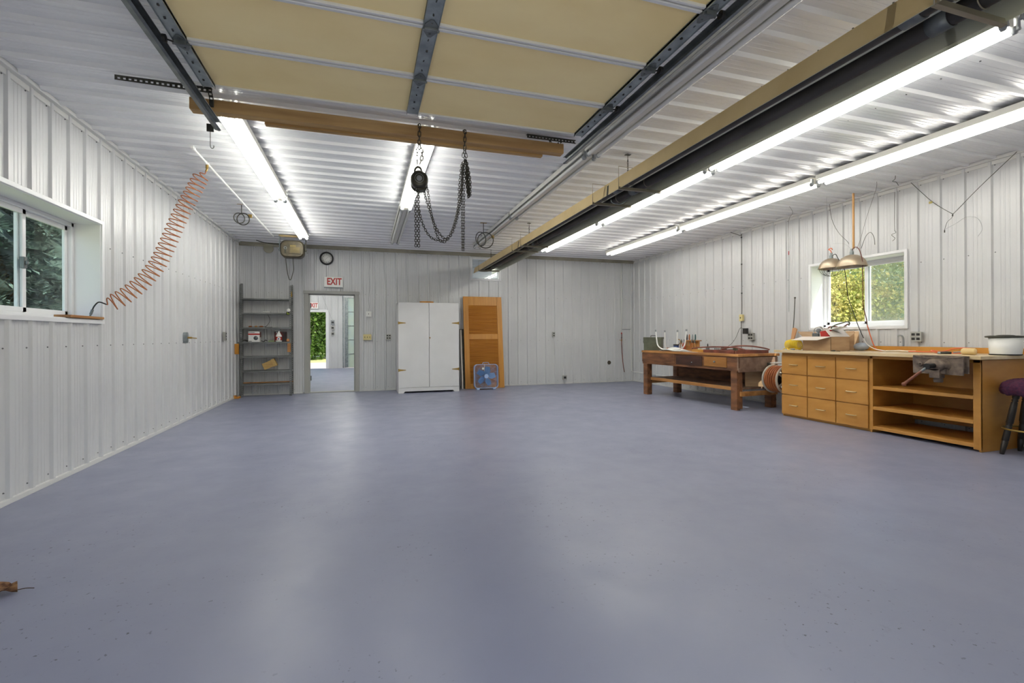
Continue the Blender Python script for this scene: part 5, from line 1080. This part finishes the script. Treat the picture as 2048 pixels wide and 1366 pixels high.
MB().box(5.44, 5.475, 5.93, 6.62, BT + .001, BT + .052).build('side_rail', REDWD, fr); MB().box(5.47, 6.08, 5.89, 5.925, BT + .001, BT + .052).box(6.05, 6.085, 5.93, 6.60, BT + .001, BT + .05).build('side_rail', REDWD, fr); MB().box(5.47, 6.08, 6.60, 6.632, BT + .001, BT + .045).build('side_rail', REDWD, fr)
MB().tube(spline([(5.50, 6.98, BT + .06), (5.55, 6.75, BT + .085), (5.62, 6.45, BT + .095), (5.70, 6.18, BT + .09), (5.72, 6.0, BT + .055)]), .012, 8).build('curved_rod', REDWD, fr)
MB().tube(spline([(5.75, 6.55, BT + .05), (5.85, 6.35, BT + .105), (5.98, 6.16, BT + .11), (6.10, 6.0, BT + .08), (6.14, 5.93, BT + .055)]), .012, 8).build('curved_rod', REDWD, fr)
MB().box(5.78, 5.82, 6.25, 6.32, BT + .001, BT + .09).build('grey_block', OLIVE, fr); MB().box(5.60, 5.72, 6.02, 6.5, BT + .006, BT + .03).build('inner_slat', CARD, fr)
solo('paper_sheet', MB().box(5.36, 5.44, 6.75, 7.05, BT + .0003, BT + .003), PLASTW, 'white paper lying on the front edge of the old bench', 'paper')
solo('cardboard_sheet', MB().box(-.0, .012, -.16, .16, 0, .25, Matrix.Translation((5.86, 5.93, .337)) @ Matrix.Rotation(R(70), 4, 'Z')), CARD, 'pale board standing on the lower shelf beside the hose reel', 'board')
# hose reel
hr = thing('hose_reel', 'orange hose wound on a white spoked reel between bench and cabinet', 'hose reel', (5.98, 5.58, .27))
cx_, cz_ = 5.945, .485
for y, nm in ((5.43, 1), (5.68, 0)):
    mb = MB().lathe([(.185, -.008), (.212, -.008), (.216, .0), (.212, .008), (.185, .008)], (cx_, y, cz_), (0, 1, 0), 44, False).lathe([(.0, -.01), (.045, -.01), (.045, .01), (.0, .01)], (cx_, y, cz_), (0, 1, 0), 24, False)
    for k in range(6): a = R(30 + 60*k); mb.beam((cx_ + .03*math.cos(a), y, cz_ + .03*math.sin(a)), (cx_ + .19*math.cos(a), y, cz_ + .19*math.sin(a)), .008, .03)
    mb.build('flange', mat('reel_plastic', 'b9b3a6', .5) if nm else bpy.data.materials['reel_plastic'], hr)
MB().cyl((cx_, 5.43, cz_), (cx_, 5.72, cz_), .09, 28).build('drum', DMETAL, hr)
pts = []
for lay, (r_, n_) in enumerate(((.160, 7), (.188, 6))):
    for k in range(n_*24):
        a = 2*math.pi*k/24; f = k/(n_*24); f = f if lay == 0 else 1 - f; pts.append((cx_ + r_*math.cos(a), 5.458 + .195*f + .016*math.sin(a*1.0 + lay*2 + 3*f), cz_ + r_*math.sin(a)))
MB().tube(pts, .0155, 10).build('hose', mat('reel_hose', 'a8612f', .45, 0, '84451f', (5, 5, 5)), hr)
MB().cyl((cx_ - .12, 5.42, cz_ - .10), (cx_ - .13, 5.34, cz_ - .105), .013, 12).build('crank_handle', PLASTW, hr)
MB().cyl((5.98, 5.74, cz_), (5.98, 5.80, cz_), .02, 12).box(5.95, 6.01, 5.775, 5.795, .35, .72).build('mount', DMETAL, hr)
solo('pipe_stub', MB().cyl((5.93, 5.72, .72), (6.10, 5.60, .722), .008, 8).cyl((5.97, 5.69, .72), (6.02, 5.657, .721), .014, 10), PLASTW, 'short white pipe sticking out above the hose reel', 'pipe')

# stool, seat mostly off frame
so = thing('stool', 'dark turned-leg stool with purple plush seat and brass foot ring', 'stool', (5.97, 2.755, 0))
S0 = Vector((5.97, 2.755, 0))
for k in range(4):
    a = R(135 + 90*k + 4); top = S0 + Vector((.11*math.cos(a), .11*math.sin(a), .62)); bot = S0 + Vector((.225*math.cos(a), .225*math.sin(a), 0))
    prof = [(.0, .016), (.04, .019), (.08, .021), (.20, .026), (.205, .020), (.215, .026), (.44, .024), (.45, .019), (.46, .027), (.475, .020), (.485, .028), (.68, .027), (.80, .024), (.81, .018), (.83, .026), (.85, .019), (.87, .026), (1.0, .030)]
    MB().tube([bot.lerp(top, t_) for t_, _ in prof], [r_ for _, r_ in prof], 14).build('leg', mat('black_turned_wood', '2d2722', .4) if k == 0 else bpy.data.materials['black_turned_wood'], so)
MB().tube([S0 + Vector((.205*math.cos(R(q)), .205*math.sin(R(q)), .245)) for q in range(0, 360, 10)], .009, 8, True).build('foot_ring', BRASS, so)
mb = MB(); prof = [(.0, .60), (.10, .60), (.16, .60), (.185, .570), (.21, .585), (.222, .62), (.216, .65), (.19, .685), (.14, .71), (.07, .725), (.0, .728)]
prof = spline([(a, 0, b) for a, b in prof], 4); mb.lathe([(max(0, p.x), p.z) for p in prof], S0, n=90, caps=False); mb.v = [tuple(Vector(v) + Vector((random.uniform(-1, 1), random.uniform(-1, 1), random.uniform(-1, 1)))*.0045 + (Vector(v) - S0 - Vector((0, 0, .62)))*.05*math.sin(9*math.atan2(v[1] - S0.y, v[0] - S0.x))*math.sin(30*v[2])) for v in mb.v]; mb.build('seat', PURPLE, so)
hb = thing('floor_heater', 'low white metal box with dark slots behind the stool', 'heater', (6.35, 2.72, 0))
MB().box(6.22, 6.44, 2.45, 2.97, .03, .23).build('casing', PLASTW, hb); MB().box(6.215, 6.221, 2.88, 2.94, .06, .20).box(6.215, 6.221, 2.50, 2.80, .06, .20).build('slots', BLACK, hb); MB().box(6.25, 6.42, 2.50, 2.93, 0, .03).build('base', DMETAL, hb)

# floor litter at the bottom left
lf = thing('dried_leaf', 'curled brown dried leaf on the floor at the left picture edge', 'leaf', (-1.57, 2.70, 0))
vs = []; 
for i in range(9):
    for j in range(7):
        u = i/8*2 - 1; v = j/6*2 - 1; wv = (1 - u*u)**.6*(1 + .2*math.sin(9*u)); vs.append((-1.59 + u*.085, 2.70 + v*.055*wv, .012 + .022*abs(v)**1.5 + .008*math.sin(5*u + 3*v)))
fs = [(i*7 + j, i*7 + j + 1, (i+1)*7 + j + 1, (i+1)*7 + j) for i in range(8) for j in range(6)]
mb = MB().add(vs, fs, True).add([(a, b, max(.001, c - .003)) for a, b, c in vs], [f[::-1] for f in fs], True); mb.build('blade', mat('dry_leaf', 'a07850', .8, 0, '5c3a26', (40, 40, 40)), lf); MB().tube(spline([(-1.52, 2.70, .01), (-1.48, 2.705, .012), (-1.45, 2.71, .006)]), .002, 5).build('stalk', BARK, lf)

# ------------------------------------------------------------------ outdoors
def hole_ground():
    mb = MB(); z = -.15
    for (a, b, c, d) in ((-60, XL - .14, -40, 60), (XR + .14, 60, -40, 60), (XL - .14, XR + .14, Y2 + .15, 60), (XL - .14, XR + .14, -40, YF - .14)): mb.add([(a, c, z), (b, c, z), (b, d, z), (a, d, z)], [(0, 1, 2, 3)])
    return mb
struct('ground_grass', hole_ground(), GRASS)
struct('ground_gravel_drive', MB().box(-30, 30, Y2 + .7, 25.5, -.15, -.13), GRAVEL)
struct('ground_bounce_apron', MB().box(-6, 10, -14, YF - .15, -.15, -.10), mat('bounce_concrete', 'b5b2aa', .9))  # unseen apron behind the camera, tone set to bounce sunlight onto the ceiling
def foliage(mb, c, rad, n, leaf, rnd, droop=0):
    cl = []
    for _ in range(max(6, n//60)):
        v = Vector((rnd.gauss(0, 1), rnd.gauss(0, 1), rnd.gauss(0, 1))).normalized()*rnd.uniform(.72, 1.0); cl.append(Vector((c[0] + v.x*rad[0], c[1] + v.y*rad[1], c[2] + v.z*rad[2])))
    for k in range(n):
        b = cl[k % len(cl)]; s = min(rad)*.23
        p = b + Vector((rnd.gauss(0, s), rnd.gauss(0, s), rnd.gauss(0, s*.8))); a = Vector((rnd.gauss(0, 1), rnd.gauss(0, 1), rnd.gauss(0, 1) - droop)).normalized(); e = a.orthogonal().normalized(); e = Matrix.Rotation(rnd.uniform(0, 6.28), 3, a) @ e
        L = leaf*rnd.uniform(.6, 1.3); w_ = L*.38; mb.add([p - a*L*.5, p + e*w_, p + a*L*.5, p - e*w_], [(0, 1, 2, 3)])
def tree(name, x, y, h, r, mt, label, cat='tree', n=5200, leaf=.13, group=None, seed=1, base=.25):
    rnd = random.Random(seed); t = thing(name, label, cat, (x, y, -.15), group)
    MB().tube(spline([(x, y, -.16), (x + .05, y, h*.3), (x - .04, y + .05, h*.7), (x, y, h*.9)]), [max(.03, .11 - .003*k) for k in range(25)], 8).build('trunk', BARK, t)
    mb = MB(); foliage(mb, (x, y, -.15 + h*(base + (1 - base)/2)), (r, r, h*(1 - base)/2), n, leaf, rnd); mb.build('crown', mt, t)
def spruce(x, y, h, r, label, n=8000, seed=1, group=None):
    rnd = random.Random(seed); t = thing('spruce_tree', label, 'tree', (x, y, -.15), group)
    MB().tube([(x, y, -.16), (x, y, h)], [.14, .02], 8).build('trunk', BARK, t); mb = MB()
    tiers = int(h/.28)
    for k in range(tiers):
        z = .05 + k*h/tiers; R_ = r*(1 - z/h)**.8; nb = int(10 + 14*R_/r)
        for b in range(nb):
            a = rnd.uniform(0, 6.283); L = R_*rnd.uniform(.75, 1.1); m_ = int(n/(tiers*18))
            for q in range(m_):
                f = rnd.uniform(.35, 1)**.7; px_, py_, pz_ = x + math.cos(a)*L*f, y + math.sin(a)*L*f, z - .35*L*f*f + .12*f
                d = Vector((math.cos(a) + rnd.uniform(-.9, .9), math.sin(a) + rnd.uniform(-.9, .9), rnd.uniform(-.45, .35))).normalized(); e = d.cross(Vector((0, 0, 1))).normalized()
                p = Vector((px_, py_, pz_)) + e*rnd.uniform(-.12, .12); l = rnd.uniform(.09, .2); mb.add([p, p + d*l*.5 + e*.024, p + d*l, p + d*l*.5 - e*.024], [(0, 1, 2, 3)])
    mb.build('crown', SPRUCE, t)
    core = MB(); prof = []  # solid dark cone added to block sky showing between the needles
    for k in range(40): zz = .1 + k*(h - .3)/39; prof.append((max(.02, r*(1 - zz/h)**.8*(.60 + .14*(k % 2))), zz - .1*(k % 2)))
    core.lathe(prof, (x, y, -.1), n=46, caps=False); core.v = [(v[0] + rnd.uniform(-.09, .09), v[1] + rnd.uniform(-.09, .09), v[2] + rnd.uniform(-.09, .09)) for v in core.v]
    core.build('sky_block_core', mat('core_dark_green', '2c3a30', .9, 0, '44564b', (5, 5, 9), lo=.4, hi=.6) if 'core_dark_green' not in bpy.data.materials else bpy.data.materials['core_dark_green'], t)
spruce(-6.6, 9.4, 7.5, 2.6, 'blue-green spruce seen through the right pane of the left window', 60000, 3)
spruce(-7.2, 13.4, 8.5, 2.7, 'more distant dark spruce seen behind the nearer spruce in the left window', 30000, 5)
spruce(-8.6, 7.2, 5.2, 2.2, 'spruce seen through the left pane of the left window', 40000, 9)
for i, (x, y, h, r, m_, lb) in enumerate((
    (15.8, 13.4, 4.6, 2.1, LEAFY, 'yellow-green tree seen at the left of the right window'),
    (16.5, 9.6, 5.4, 2.3, LEAFG, 'green tree seen through the right pane of the right window'),
    (20.5, 14.6, 5.0, 2.4, LEAFG, 'taller green tree behind the yellow-green one in the right window'),
    (20.0, 11.0, 6.4, 2.4, LEAFY, 'yellow-leaved tree in the middle of the right window'),
    (14.0, 10.9, 3.0, 1.6, LEAFY, 'low yellow-green shrub at the bottom of the right window'))):
    tree('leafy_tree', x, y, h, r, m_, lb, n=17000, leaf=.095, seed=20 + i, base=.06, group='trees beyond the right window')
for i, (x, y, h, r, m_, lb) in enumerate((
    (-3.2, 30.0, 4.2, 2.0, LEAFD, 'dense dark green shrub seen through the far outer door'),
    (-4.6, 32.5, 6.6, 2.4, LEAFG, 'tree rising behind the shrub seen through the far outer door'),
    (-1.6, 33.5, 6.0, 2.2, LEAFD, 'tree standing right behind the shrub beyond the far outer door'))):
    tree('leafy_shrub' if i == 0 else 'leafy_tree', x, y, h, r, m_, lb, n=6500, leaf=.2, seed=40 + i, base=.02)
for o in bpy.data.objects:
    if '_w' in o: del o['_w']
